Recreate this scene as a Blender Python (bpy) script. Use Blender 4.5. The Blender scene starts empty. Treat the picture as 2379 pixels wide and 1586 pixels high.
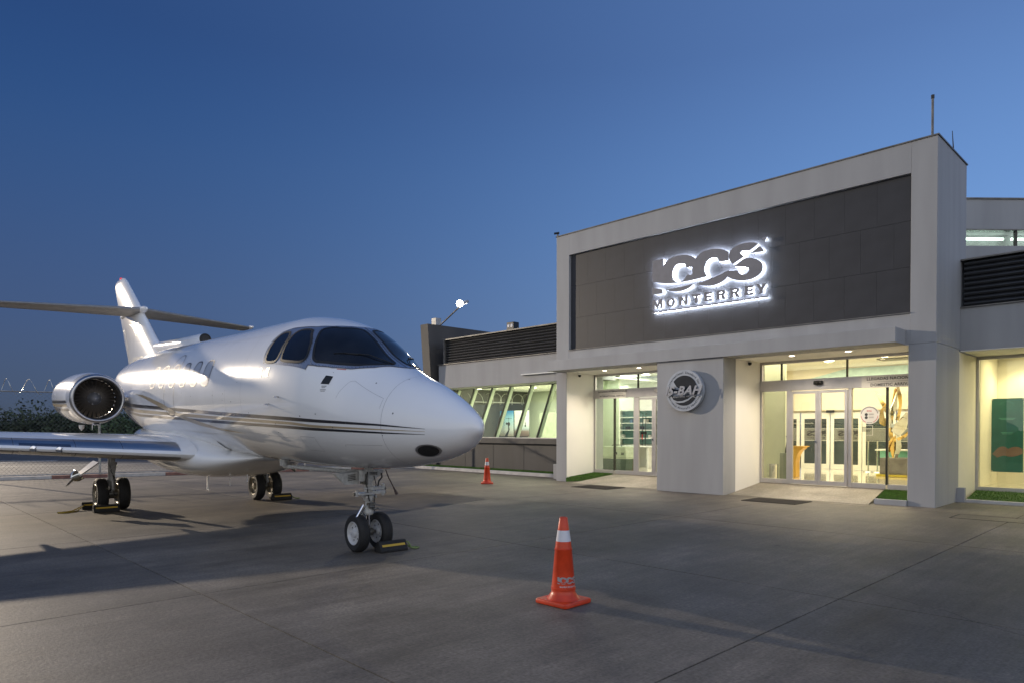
import bpy, math, random
import numpy as np
from mathutils import Matrix, Vector, Euler
sc = bpy.context.scene
R = math.radians
# ------------------------------------------------------------------ camera, world, light
cam_d = bpy.data.cameras.new('camera'); cam = bpy.data.objects.new('camera', cam_d)
sc.collection.objects.link(cam); sc.camera = cam
cam.location = (0, 0, 1.45); cam.rotation_euler = (R(89.2), 0, 0)
cam_d.sensor_width = 36; cam_d.lens = 24.0; cam_d.shift_y = 0.095
cam_d.clip_start = 0.1; cam_d.clip_end = 3000
sc.view_settings.view_transform = 'Standard'; sc.view_settings.look = 'None'
sc.view_settings.exposure = 0.0; sc.view_settings.gamma = 1.0; sc.view_settings.use_curve_mapping = False
world = bpy.data.worlds.new('World'); sc.world = world; world.use_nodes = True
wn = world.node_tree; wl = wn.links
bg = wn.nodes['Background']; bg.inputs[1].default_value = 1.0
tc = wn.nodes.new('ShaderNodeTexCoord'); sx = wn.nodes.new('ShaderNodeSeparateXYZ'); wl.new(tc.outputs['Generated'], sx.inputs[0])
def wramp(stops, src):
    r = wn.nodes.new('ShaderNodeValToRGB'); r.color_ramp.interpolation = 'B_SPLINE'
    e = r.color_ramp.elements
    while len(e) < len(stops): e.new(0.5)
    for el, (p, c) in zip(e, stops): el.position = p; el.color = (*c, 1)
    wl.new(src, r.inputs[0]); return r
# dusk sky: darkest to the left and ahead, brighter to the right, after-glow behind the camera, boosted and turned left to fill the jet's side
dark = wramp([(0.0, (.05, .058, .075)), (.03, (.060, .090, .150)), (.14, (.056, .094, .205)), (.34, (.022, .075, .220)), (.47, (.012, .048, .172)), (1.0, (.012, .036, .120))], sx.outputs['Z'])
lite = wramp([(0.0, (.30, .35, .48)), (.05, (.25, .37, .62)), (.16, (.200, .365, .69)), (.30, (.155, .315, .66)), (.46, (.105, .205, .465)), (1.0, (.06, .13, .33))], sx.outputs['Z'])
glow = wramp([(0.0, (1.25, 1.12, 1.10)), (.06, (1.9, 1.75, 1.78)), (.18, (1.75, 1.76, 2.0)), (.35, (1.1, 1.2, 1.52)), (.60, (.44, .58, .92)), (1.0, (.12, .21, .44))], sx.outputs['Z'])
def wmap(a, b, g=(.85, -.527, 0)):
    d = wn.nodes.new('ShaderNodeVectorMath'); d.operation = 'DOT_PRODUCT'; wl.new(tc.outputs['Generated'], d.inputs[0]); d.inputs[1].default_value = g
    m = wn.nodes.new('ShaderNodeMapRange'); m.interpolation_type = 'SMOOTHSTEP'; m.inputs['From Min'].default_value = a; m.inputs['From Max'].default_value = b; wl.new(d.outputs['Value'], m.inputs['Value']); return m.outputs[0]
def wmix(f, a, b):
    x = wn.nodes.new('ShaderNodeMix'); x.data_type = 'RGBA'; wl.new(f, x.inputs[0]); wl.new(a, x.inputs[6]); wl.new(b, x.inputs[7]); return x.outputs[2]
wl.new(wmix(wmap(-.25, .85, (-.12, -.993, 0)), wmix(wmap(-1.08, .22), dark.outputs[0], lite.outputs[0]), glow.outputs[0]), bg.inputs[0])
# the last of the after-glow: one faint, very soft sun lamp from the side of the bright sky
sd = bpy.data.lights.new('sun', 'SUN'); so = bpy.data.objects.new('sun', sd); sc.collection.objects.link(so)
sd.energy = 0.12; sd.angle = R(40); sd.color = (.95, .92, 1.0)
so.rotation_euler = Vector((-.80, .50, -.33)).to_track_quat('-Z', 'Y').to_euler(); so.location = (30, -20, 14)
sc.cycles.use_denoising = True; sc.cycles.max_bounces = 8; sc.cycles.transparent_max_bounces = 16
sc.cycles.glossy_bounces = 4; sc.cycles.diffuse_bounces = 4; sc.cycles.sample_clamp_indirect = 6.0
sc.cycles.caustics_reflective = False; sc.cycles.caustics_refractive = False

# ------------------------------------------------------------------ helpers
random.seed(7); rng = np.random.default_rng(7)
class M:
    def __init__(s): s.v = []; s.f = []
    def add(s, V, F):
        o = len(s.v); s.v += [tuple(map(float, p)) for p in V]; s.f += [tuple(i + o for i in f) for f in F]; return s
    def box(s, x0, x1, y0, y1, z0, z1):
        x0, x1 = min(x0, x1), max(x0, x1); y0, y1 = min(y0, y1), max(y0, y1); z0, z1 = min(z0, z1), max(z0, z1)
        V = [(x, y, z) for z in (z0, z1) for y in (y0, y1) for x in (x0, x1)]
        return s.add(V, [(0, 2, 3, 1), (4, 5, 7, 6), (0, 1, 5, 4), (2, 6, 7, 3), (0, 4, 6, 2), (1, 3, 7, 5)])
    def hexa(s, b, t):
        """bottom quad b and top quad t, counter-clockwise seen from above"""
        return s.add(list(b) + list(t), [(3, 2, 1, 0), (4, 5, 6, 7), (0, 1, 5, 4), (1, 2, 6, 5), (2, 3, 7, 6), (3, 0, 4, 7)])
    def obox(s, c, ax, ay, az, hx, hy, hz):
        c = Vector(c); ax = Vector(ax).normalized() * hx; ay = Vector(ay).normalized() * hy; az = Vector(az).normalized() * hz
        return s.hexa([c - ax - ay - az, c + ax - ay - az, c + ax + ay - az, c - ax + ay - az], [c - ax - ay + az, c + ax - ay + az, c + ax + ay + az, c - ax + ay + az])
    def cyl(s, p0, p1, r0, r1=None, n=16, cap=True):
        r1 = r0 if r1 is None else r1
        return s.tube([p0, p1], [r0, r1], n, cap)
    def tube(s, P, r, n=8, cap=True):
        P = [Vector(p) for p in P]; rs = r if isinstance(r, (list, tuple)) else [r] * len(P)
        V = []; prev = None
        for i, p in enumerate(P):
            t = (P[min(i + 1, len(P) - 1)] - P[max(i - 1, 0)]).normalized()
            if prev is None:
                a = Vector((0, 0, 1)) if abs(t.z) < .9 else Vector((1, 0, 0)); a = (a - t * a.dot(t)).normalized()
            else: a = (prev - t * prev.dot(t)).normalized()
            prev = a; b = t.cross(a)
            V += [p + (a * math.cos(2 * math.pi * k / n) + b * math.sin(2 * math.pi * k / n)) * rs[i] for k in range(n)]
        F = [(i * n + k, i * n + (k + 1) % n, (i + 1) * n + (k + 1) % n, (i + 1) * n + k) for i in range(len(P) - 1) for k in range(n)]
        if cap: F += [tuple(range(n))[::-1], tuple((len(P) - 1) * n + k for k in range(n))]
        return s.add(V, F)
    def lathe(s, prof, o, ax, n=32, cap0=False, cap1=False):
        """profile of (radius, distance along axis)"""
        o = Vector(o); ax = Vector(ax).normalized(); a = Vector((0, 0, 1)) if abs(ax.z) < .9 else Vector((1, 0, 0)); a = (a - ax * a.dot(ax)).normalized(); b = ax.cross(a)
        V = [o + ax * h + (a * math.cos(2 * math.pi * k / n) + b * math.sin(2 * math.pi * k / n)) * r for r, h in prof for k in range(n)]
        F = [(i * n + k, i * n + (k + 1) % n, (i + 1) * n + (k + 1) % n, (i + 1) * n + k) for i in range(len(prof) - 1) for k in range(n)]
        if cap0: F.append(tuple(range(n))[::-1])
        if cap1: F.append(tuple((len(prof) - 1) * n + k for k in range(n)))
        return s.add(V, F)
    def loft(s, rings, cap=True):
        n = len(rings[0]); V = [p for r in rings for p in r]
        F = [(i * n + k, i * n + (k + 1) % n, (i + 1) * n + (k + 1) % n, (i + 1) * n + k) for i in range(len(rings) - 1) for k in range(n)]
        if cap: F += [tuple(range(n))[::-1], tuple((len(rings) - 1) * n + k for k in range(n))]
        return s.add(V, F)
def finish(name, m, mat, smooth=False, bevel=0, origin=(0, 0, 0), parent=None, fixn=True):
    me = bpy.data.meshes.new(name)
    o = origin; me.from_pydata([(x - o[0], y - o[1], z - o[2]) for x, y, z in m.v], [], m.f); me.validate()
    if fixn:
        import bmesh
        b = bmesh.new(); b.from_mesh(me); bmesh.ops.recalc_face_normals(b, faces=b.faces); b.to_mesh(me); b.free()
    if mat is not None: me.materials.append(mat)
    if smooth:
        me.polygons.foreach_set('use_smooth', [True] * len(me.polygons))
        if smooth != 'all':
            import bmesh
            b = bmesh.new(); b.from_mesh(me)
            for e in b.edges:
                if len(e.link_faces) == 2 and e.calc_face_angle(0) > R(38): e.smooth = False
            b.to_mesh(me); b.free()
    ob = bpy.data.objects.new(name, me); sc.collection.objects.link(ob)
    if parent: ob.parent = parent
    if bevel:
        md = ob.modifiers.new('bevel', 'BEVEL'); md.width = bevel; md.segments = 2; md.limit_method = 'ANGLE'; md.angle_limit = R(40)
    return ob
class Thing:
    """an Empty at the thing's base plus its parts; mesh coordinates are given in the thing's frame (world, facade or aircraft)"""
    def __init__(s, name, label, cat, origin=(0, 0, 0), frame=None, group=None):
        s.o = tuple(origin); s.frame = frame or Matrix()
        s.e = bpy.data.objects.new(name, None); sc.collection.objects.link(s.e); s.e.empty_display_size = .2
        s.e.matrix_world = s.frame @ Matrix.Translation(Vector(s.o))
        s.e['label'] = label; s.e['category'] = cat
        if group: s.e['group'] = group
    def part(s, name, m, mat, parent=None, smooth=False, bevel=0, label=None, stuff=False, fixn=True):
        ob = finish(name, m, mat, smooth, bevel, s.o, parent or s.e, fixn)
        if label: ob['label'] = label
        if stuff: ob['kind'] = 'stuff'
        return ob
def single(name, m, mat, label=None, cat=None, frame=None, origin=(0, 0, 0), smooth=False, bevel=0, group=None, kind=None):
    ob = finish(name, m, mat, smooth, bevel, origin); ob.matrix_world = (frame or Matrix()) @ Matrix.Translation(Vector(origin))
    if label: ob['label'] = label
    if cat: ob['category'] = cat
    if group: ob['group'] = group
    if kind: ob['kind'] = kind
    return ob
def copy_tree(o, parent=None):
    c = o.copy(); sc.collection.objects.link(c); c.parent = parent
    for ch in list(o.children): copy_tree(ch, c)
    return c
dg = None
def text_geo(body, size, bold=0, extrude=0, align='CENTER', space=1.0, shear=0):
    cu = bpy.data.curves.new('t', 'FONT'); cu.body = body; cu.size = size; cu.align_x = align; cu.align_y = 'BOTTOM_BASELINE' if False else 'CENTER'
    cu.offset = bold; cu.extrude = extrude; cu.space_character = space; cu.resolution_u = 2; cu.shear = shear
    ob = bpy.data.objects.new('t', cu); me = ob.to_mesh()
    V = [tuple(v.co) for v in me.vertices]; F = [tuple(p.vertices) for p in me.polygons]
    ob.to_mesh_clear(); bpy.data.objects.remove(ob); bpy.data.curves.remove(cu)
    return V, F
def poly_geo(loops, extrude):
    """flat outline (with holes) filled and given thickness"""
    cu = bpy.data.curves.new('t', 'CURVE'); cu.dimensions = '2D'; cu.fill_mode = 'BOTH' if True else 'NONE'; cu.extrude = extrude
    for L in loops:
        sp = cu.splines.new('POLY'); sp.points.add(len(L) - 1); sp.use_cyclic_u = True
        for q, (x, y) in zip(sp.points, L): q.co = (x, y, 0, 1)
    ob = bpy.data.objects.new('t', cu); me = ob.to_mesh()
    V = [tuple(v.co) for v in me.vertices]; F = [tuple(p.vertices) for p in me.polygons]
    ob.to_mesh_clear(); bpy.data.objects.remove(ob); bpy.data.curves.remove(cu)
    return V, F
def smoothloop(L, it=2):
    """round an outline but keep its sharp corners"""
    for _ in range(it):
        n = len(L); out = []
        for i in range(n):
            a, b, c = L[i - 1], L[i], L[(i + 1) % n]
            u = (b[0] - a[0], b[1] - a[1]); v = (c[0] - b[0], c[1] - b[1])
            lu = math.hypot(*u); lv = math.hypot(*v)
            cs = (u[0] * v[0] + u[1] * v[1]) / (lu * lv + 1e-9)
            if cs < .55: out.append(b)
            else: out += [(b[0] - u[0] * .25, b[1] - u[1] * .25), (b[0] + v[0] * .25, b[1] + v[1] * .25)]
        L = out
    return L

# ------------------------------------------------------------------ materials
def nodes(name):
    m = bpy.data.materials.new(name); m.use_nodes = True; return m, m.node_tree, m.node_tree.nodes['Principled BSDF']
def mat(name, col, rough=.5, metal=0, var=.12, vscale=6, bump=0, bscale=60, coat=0, stretch=None, emit=None, estr=0, spec=None, rvar=0, dirt=None):
    m, nt, p = nodes(name); L = nt.links; N = nt.nodes
    p.inputs['Roughness'].default_value = rough; p.inputs['Metallic'].default_value = metal
    if spec is not None: p.inputs['Specular IOR Level'].default_value = spec
    if coat: p.inputs['Coat Weight'].default_value = coat; p.inputs['Coat Roughness'].default_value = .04
    t = N.new('ShaderNodeTexCoord'); mpg = N.new('ShaderNodeMapping'); L.new(t.outputs['Object'], mpg.inputs[0])
    if stretch: mpg.inputs['Scale'].default_value = stretch
    n = N.new('ShaderNodeTexNoise'); n.inputs['Scale'].default_value = vscale; n.inputs['Detail'].default_value = 5; L.new(mpg.outputs[0], n.inputs['Vector'])
    r = N.new('ShaderNodeValToRGB'); L.new(n.outputs[0], r.inputs[0])
    c = Vector(col); lo = c * (1 - var); hi = c * (1 + var)
    r.color_ramp.elements[0].position = .3; r.color_ramp.elements[1].position = .7
    r.color_ramp.elements[0].color = (*[max(0, x) for x in (dirt if dirt else lo)], 1); r.color_ramp.elements[1].color = (*[min(1, x) for x in hi], 1)
    L.new(r.outputs[0], p.inputs['Base Color'])
    if rvar:
        mr = N.new('ShaderNodeMapRange'); mr.inputs[3].default_value = rough - rvar; mr.inputs[4].default_value = rough + rvar; L.new(n.outputs[0], mr.inputs[0]); L.new(mr.outputs[0], p.inputs['Roughness'])
    if bump:
        b = N.new('ShaderNodeTexNoise'); b.inputs['Scale'].default_value = bscale; b.inputs['Detail'].default_value = 4; L.new(mpg.outputs[0], b.inputs['Vector'])
        bp = N.new('ShaderNodeBump'); bp.inputs['Strength'].default_value = bump; bp.inputs['Distance'].default_value = .02; L.new(b.outputs[0], bp.inputs['Height']); L.new(bp.outputs[0], p.inputs['Normal'])
    if emit: p.inputs['Emission Color'].default_value = (*emit, 1); p.inputs['Emission Strength'].default_value = estr
    return m
def emis(name, col, s):
    m, nt, p = nodes(name); p.inputs['Base Color'].default_value = (.8, .8, .8, 1); p.inputs['Emission Color'].default_value = (*col, 1); p.inputs['Emission Strength'].default_value = s; return m
def glass(name, tint, refl=.5, rough=.0, ior=1.45):
    """thin architectural glass: tinted see-through plus mirror reflection by angle"""
    m = bpy.data.materials.new(name); m.use_nodes = True; nt = m.node_tree; N = nt.nodes; L = nt.links
    N.remove(N['Principled BSDF']); out = N['Material Output']
    tr = N.new('ShaderNodeBsdfTransparent'); tr.inputs[0].default_value = (*tint, 1)
    gl = N.new('ShaderNodeBsdfGlossy'); gl.inputs['Roughness'].default_value = rough; gl.inputs[0].default_value = (.9, .95, .92, 1)
    fr = N.new('ShaderNodeFresnel'); fr.inputs[0].default_value = ior
    ge = N.new('ShaderNodeNewGeometry'); im = N.new('ShaderNodeMapRange'); im.inputs[3].default_value = ior; im.inputs[4].default_value = 1 / ior; L.new(ge.outputs['Backfacing'], im.inputs[0]); L.new(im.outputs[0], fr.inputs[0])
    mu = N.new('ShaderNodeMath'); mu.operation = 'MULTIPLY_ADD'; mu.inputs[1].default_value = refl * 2; mu.inputs[2].default_value = .015; mu.use_clamp = True; L.new(fr.outputs[0], mu.inputs[0])
    mi = N.new('ShaderNodeMixShader'); L.new(mu.outputs[0], mi.inputs[0]); L.new(tr.outputs[0], mi.inputs[1]); L.new(gl.outputs[0], mi.inputs[2]); L.new(mi.outputs[0], out.inputs[0])
    return m
AB = R(-45.69)          # heading of the facade
FB = Matrix.Translation((7.840, 12.632, 0)) @ Matrix.Rotation(math.atan2(-.716, .699), 4, 'Z')   # facade frame: x along facade (to the right), y into the building
def concrete(name, base, streak=.16, lo=.75):
    m, nt, p = nodes(name); L = nt.links; N = nt.nodes
    g = N.new('ShaderNodeNewGeometry'); mp_ = N.new('ShaderNodeMapping'); mp_.vector_type = 'TEXTURE'; mp_.inputs['Rotation'].default_value = (0, 0, math.atan2(-.716, .699)); L.new(g.outputs['Position'], mp_.inputs[0])
    def noise(scale, st, det=6, rough=.6, off=(0, 0, 0)):
        q = N.new('ShaderNodeMapping'); q.inputs['Scale'].default_value = st; q.inputs['Location'].default_value = off; L.new(mp_.outputs[0], q.inputs[0])
        n = N.new('ShaderNodeTexNoise'); n.inputs['Scale'].default_value = scale; n.inputs['Detail'].default_value = det; n.inputs['Roughness'].default_value = rough; L.new(q.outputs[0], n.inputs['Vector']); return n
    big = noise(.45, (1.6, .5, 1), 5); mid = noise(2.2, (1.8, .35, 1), 6, .65, (3, 7, 0)); fine = noise(70, (1, .12, 1), 3, .6); grit = noise(38, (1, 1, 1), 2, .7)
    r1 = N.new('ShaderNodeValToRGB'); L.new(big.outputs[0], r1.inputs[0]); e = r1.color_ramp.elements; e[0].position = .28; e[1].position = .72
    b = Vector(base); e[0].color = (*(b * .62), 1); e[1].color = (*(b * 1.32), 1)
    def mult(c_in, fac_node, a, z):
        mr = N.new('ShaderNodeMapRange'); mr.inputs[1].default_value = .25; mr.inputs[2].default_value = .75; mr.inputs[3].default_value = a; mr.inputs[4].default_value = z; L.new(fac_node.outputs[0], mr.inputs[0])
        vm = N.new('ShaderNodeVectorMath'); vm.operation = 'SCALE'; L.new(c_in, vm.inputs[0]); L.new(mr.outputs[0], vm.inputs['Scale']); return vm.outputs[0]
    c = (mult(r1.outputs[0], mid, .70, 1.28) if streak > .1 else r1.outputs[0]); c = mult(c, fine, 1 - streak, 1 + streak); c = mult(c, grit, .62, 1.38)
    stk = noise(8.5, (1.3, .07, 1), 4, .7, (9, 2, 0)); c = mult(c, stk, .80, 1.20) if streak > .1 else c; blot = noise(1.1, (1, 1, 1), 8, .72, (1, 5, 0)); c = mult(c, blot, .58, 1.42)
    # dark spots and drips with shapes of their own
    vo = N.new('ShaderNodeTexVoronoi'); vo.inputs['Scale'].default_value = .9; L.new(mp_.outputs[0], vo.inputs['Vector'])
    mr = N.new('ShaderNodeMapRange'); mr.inputs[1].default_value = .02; mr.inputs[2].default_value = .05; mr.inputs[3].default_value = .5; mr.inputs[4].default_value = 1; L.new(vo.outputs['Distance'], mr.inputs[0])
    vm = N.new('ShaderNodeVectorMath'); vm.operation = 'SCALE'; L.new(c, vm.inputs[0]); L.new(mr.outputs[0], vm.inputs['Scale'])
    oi = N.new('ShaderNodeObjectInfo'); mr2 = N.new('ShaderNodeMapRange'); mr2.inputs[3].default_value = .86; mr2.inputs[4].default_value = 1.12; L.new(oi.outputs['Random'], mr2.inputs[0])
    vm2 = N.new('ShaderNodeVectorMath'); vm2.operation = 'SCALE'; L.new(vm.outputs[0], vm2.inputs[0]); L.new(mr2.outputs[0], vm2.inputs['Scale'])
    L.new(vm2.outputs[0], p.inputs['Base Color'])
    rr = N.new('ShaderNodeMapRange'); rr.inputs[3].default_value = .50; rr.inputs[4].default_value = .78; L.new(mid.outputs[0], rr.inputs[0]); L.new(rr.outputs[0], p.inputs['Roughness'])
    ad = N.new('ShaderNodeMath'); ad.operation = 'ADD'; L.new(fine.outputs[0], ad.inputs[0]); L.new(grit.outputs[0], ad.inputs[1])
    bp = N.new('ShaderNodeBump'); bp.inputs['Strength'].default_value = .35; bp.inputs['Distance'].default_value = .006; L.new(ad.outputs[0], bp.inputs['Height']); L.new(bp.outputs[0], p.inputs['Normal'])
    return m
C_SLAB = concrete('brushed_concrete', (.120, .103, .083)); C_RAMP = concrete('ramp_concrete', (.27, .24, .20), .08)
C_JOINT = mat('joint_tar', (.028, .027, .026), .9, var=.3); ASPH = mat('asphalt', (.06, .06, .065), .85, var=.25, vscale=.6, bump=.5, bscale=30)
LAND = mat('dry_land', (.05, .05, .035), .95, var=.4, vscale=.05)
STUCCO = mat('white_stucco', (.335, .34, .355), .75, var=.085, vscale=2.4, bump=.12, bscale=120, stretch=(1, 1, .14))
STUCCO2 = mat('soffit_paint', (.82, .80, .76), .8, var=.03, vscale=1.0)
TILE = mat('dark_ceramic_tile', (.025, .026, .033), .55, var=.22, vscale=2.5, bump=.08, bscale=30, rvar=.08)
GROUT = mat('dark_grout', (.022, .022, .025), .9)
BLACKW = mat('charcoal_wall', (.055, .052, .052), .6, var=.25, vscale=1.5, bump=.1, stretch=(1, 1, .3), rvar=.1)
SLAT = mat('charcoal_sheet_metal', (.040, .042, .047), .42, metal=.3, var=.2, vscale=3, rvar=.08)
FLASH = mat('grey_flashing', (.16, .155, .15), .5, metal=.4, var=.3, vscale=4)
ALU = mat('aluminium_frame', (.52, .50, .50), .38, metal=.55, var=.06, vscale=5, rvar=.05)
ALUD = mat('dark_mullion', (.025, .025, .02), .4, metal=.2, var=.2)
BLACK = mat('black_plastic', (.012, .012, .013), .45, var=.2); RUBBER = mat('tyre_rubber', (.013, .013, .014), .72, var=.35, vscale=14, bump=.1, rvar=.08)
GL_D = glass('lobby_glass', (.955, .95, .88), .6); GL_I = glass('green_glass', (.925, .965, .91), .6); GL_W = glass('green_window_glass', (.925, .965, .88), .55); GL_R = glass('right_glass', (.95, .955, .88), .45); GL_DOOR = glass('clear_door_glass', (.96, .96, .93), .5)
NIGHT = mat('night_glass', (.03, .045, .055), .08, var=.5, vscale=1.2, spec=.8)
def paint_white(name, col, rough=.22):
    m, nt, p = nodes(name); L = nt.links; N = nt.nodes
    t = N.new('ShaderNodeTexCoord'); n = N.new('ShaderNodeTexNoise'); n.inputs['Scale'].default_value = 1.4; n.inputs['Detail'].default_value = 6; L.new(t.outputs['Object'], n.inputs['Vector'])
    r = N.new('ShaderNodeValToRGB'); e = r.color_ramp.elements; e[0].position = .3; e[1].position = .7; c = Vector(col); e[0].color = (*(c * .95), 1); e[1].color = (*c, 1); L.new(n.outputs[0], r.inputs[0]); L.new(r.outputs[0], p.inputs['Base Color'])
    p.inputs['Roughness'].default_value = rough; p.inputs['Specular IOR Level'].default_value = .12; p.inputs['Coat Weight'].default_value = .9; p.inputs['Coat Roughness'].default_value = .03
    b = N.new('ShaderNodeTexNoise'); b.inputs['Scale'].default_value = 3.2; b.inputs['Detail'].default_value = 2; L.new(t.outputs['Object'], b.inputs['Vector'])
    bp = N.new('ShaderNodeBump'); bp.inputs['Strength'].default_value = .10; bp.inputs['Distance'].default_value = .02; L.new(b.outputs[0], bp.inputs['Height']); L.new(bp.outputs[0], p.inputs['Normal']); L.new(bp.outputs[0], p.inputs['Coat Normal'])
    return m
JW = paint_white('aircraft_white', (.87, .87, .88)); JMET = mat('polished_metal', (.46, .46, .47), .33, metal=1, var=.05, vscale=3, rvar=.05)
JFRAME = mat('frame_painted_reflection', (.24, .28, .37), .3, metal=.5, var=.05, coat=.4); JGREY = mat('tail_grey', (.30, .29, .28), .4, metal=.3, var=.1, stretch=(1, 1, 1))  # JFRAME: the sky's blue reflection is painted into the base colour
JSEAM = mat('panel_seam', (.10, .10, .115), .5); JBLK = mat('stripe_black', (.012, .013, .02), .3, coat=.6, var=.1); JGOLD = mat('stripe_gold', (.42, .33, .21), .35, coat=.5, var=.06)
JGLASS = mat('cockpit_glass', (.010, .011, .014), .05, var=.5, vscale=3, spec=.35); JGASK = mat('window_gasket', (.01, .01, .01), .6)
JCHROME = mat('chrome', (.7, .7, .72), .08, metal=1, var=.02); GEARW = mat('gear_enamel', (.45, .45, .44), .35, var=.22, vscale=25, coat=.3, rvar=.1); GEARD = mat('gear_steel', (.16, .155, .14), .4, metal=.7, var=.5, vscale=30)
RED = mat('red_paint', (.45, .03, .03), .4); GREEN = mat('flag_green', (.01, .10, .06), .4); ORANGE = mat('cone_orange', (.60, .048, .010), .38, var=.16, vscale=9, bump=.1, rvar=.08)
REFL = mat('reflective_band', (.62, .62, .66), .35, var=.05); PRINTW = mat('printed_white', (.60, .60, .62), .5); YELLOW = mat('chock_yellow', (.55, .36, .04), .6); ROPE = mat('yellow_rope', (.45, .33, .06), .8, var=.3, vscale=80); ROPEG = mat('green_rope', (.20, .26, .10), .8, var=.3, vscale=80)
TURF = mat('artificial_turf', (.05, .11, .018), .9, var=.35, vscale=14); TURFB = mat('turf_blade', (.065, .15, .018), .8, var=.4, vscale=9)
CREAM = mat('cream_wall', (.78, .73, .60), .8, var=.02); CREAMG = mat('greenish_wall', (.62, .67, .55), .8, var=.03); WHITEW = mat('interior_white', (.82, .83, .80), .8, var=.02); FLOORI = mat('polished_floor', (.72, .66, .54), .12, var=.05, vscale=2, coat=.5)
LED_W = emis('downlight_lens', (1, .86, .62), 22); LED_I = emis('ceiling_lens', (1, .93, .74), 26); SIGNL = emis('sign_backlight', (.80, .88, 1.0), 2.6); SIGNLR = emis('letter_return', (.85, .91, 1.0), .95); SIGNLED = emis('sign_led', (.80, .88, 1.0), 95); LAMPL = emis('flood_lens', (1.0, .97, .86), 24); TUBE = emis('tube_light', (.80, 1.0, .92), 5)
SIGNF = mat('sign_face', (.20, .20, .225), .45, metal=.2, var=.08); SIGNW = mat('sign_board', (.62, .60, .57), .45, var=.02); INK = mat('dark_ink', (.03, .03, .035), .6); SILV = mat('silver_letter', (.42, .42, .44), .35, metal=.6); NAVY = mat('emblem_dark', (.022, .026, .034), .65, var=.2, spec=.2); RINGG = mat('emblem_ring', (.40, .43, .48), .45)
TEAL = mat('teal_print', (.012, .11, .10), .4, var=.1); PEACH = mat('peach_print', (.20, .125, .10), .5, var=.2, vscale=3); GOLD = mat('gold_sheet', (.75, .55, .22), .14, metal=1, var=.1); STEEL = mat('mirror_steel', (.7, .72, .72), .1, metal=1); WOODY = mat('yellow_wood', (.62, .36, .06), .4, var=.12, stretch=(1, 1, .1), vscale=10)
FENCEM = mat('galvanised_steel', (.34, .34, .34), .5, metal=.6, var=.3, vscale=9); MESHW = mat('dull_wire', (.10, .10, .10), .7, var=.2); WIRE = mat('razor_wire', (.55, .55, .52), .35, metal=.8); KERBR = mat('red_kerb_paint', (.24, .12, .10), .8, var=.4, vscale=5); KERBW = mat('white_kerb', (.50, .48, .47), .8, var=.15, vscale=5); ROADW = mat('road_paint', (.38, .38, .37), .8, var=.3, vscale=3)
LEAF = mat('night_leaf', (.030, .048, .022), .75, var=.6, vscale=1.2); LEAF2 = mat('night_leaf_painted_lit', (.050, .085, .032), .75, var=.5, vscale=1.5); BARK = mat('bark', (.05, .04, .03), .9, var=.3)  # LEAF2 is the same leaf painted lighter, as if lit

# ================================================================== SETTING
def fw(x, y, z=0): return FB @ Vector((x, y, z))
# base land, sub-base and asphalt
single('terrain', M().add([(-1500, -600, -.09), (1500, -600, -.09), (1500, 2200, -.09), (-1500, 2200, -.09)], [(0, 1, 2, 3)]), LAND, kind='structure')
FD = Vector((-3.403 + 14.133, 26.118 - 19.80, 0)).normalized(); FN = Vector((-FD.y, FD.x, 0)); F0 = Vector((-14.87, 19.37, 0))     # fence line, FN points away from the apron
def fl(t, n=0, z=0): p = F0 + FD * t + FN * n; return (p.x, p.y, z)
single('taxiway_asphalt', M().add([fl(-80, .12, -.03), fl(13.6, .12, -.03), fl(40, 90, -.03), fl(-80, 90, -.03)], [(0, 1, 2, 3)]), ASPH, kind='structure')
rm = M()
for t0, n0, t1, n1, w in ((-30, 3.4, 9, 4.6, .12), (-30, 9.5, 9, 9.5, .15), (-5.5, 12.5, .8, 14.5, .35), (-5.5, 17.2, .8, 15.2, .35), (-8, 15.0, -2.6, 15.0, .5)):
    a = Vector(fl(t0, n0, -.026)); b = Vector(fl(t1, n1, -.026)); s = (b - a).cross(Vector((0, 0, 1))).normalized() * w / 2
    rm.add([a - s, b - s, b + s, a + s], [(0, 1, 2, 3)])
single('road_marking', rm, ROADW, kind='structure')
ap = Thing('apron', 'brushed concrete apron cast in large square slabs', 'apron'); del ap.e['label']; del ap.e['category']; ap.e['kind'] = 'structure'
base = M(); c0, c1, c2, c3 = [fw(x, y, -.012) for x, y in ((-21.5, -32), (34, -32), (34, 6), (-21.5, 6))]
base.add([c0, c1, c2, c3], [(0, 1, 2, 3)])
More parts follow.
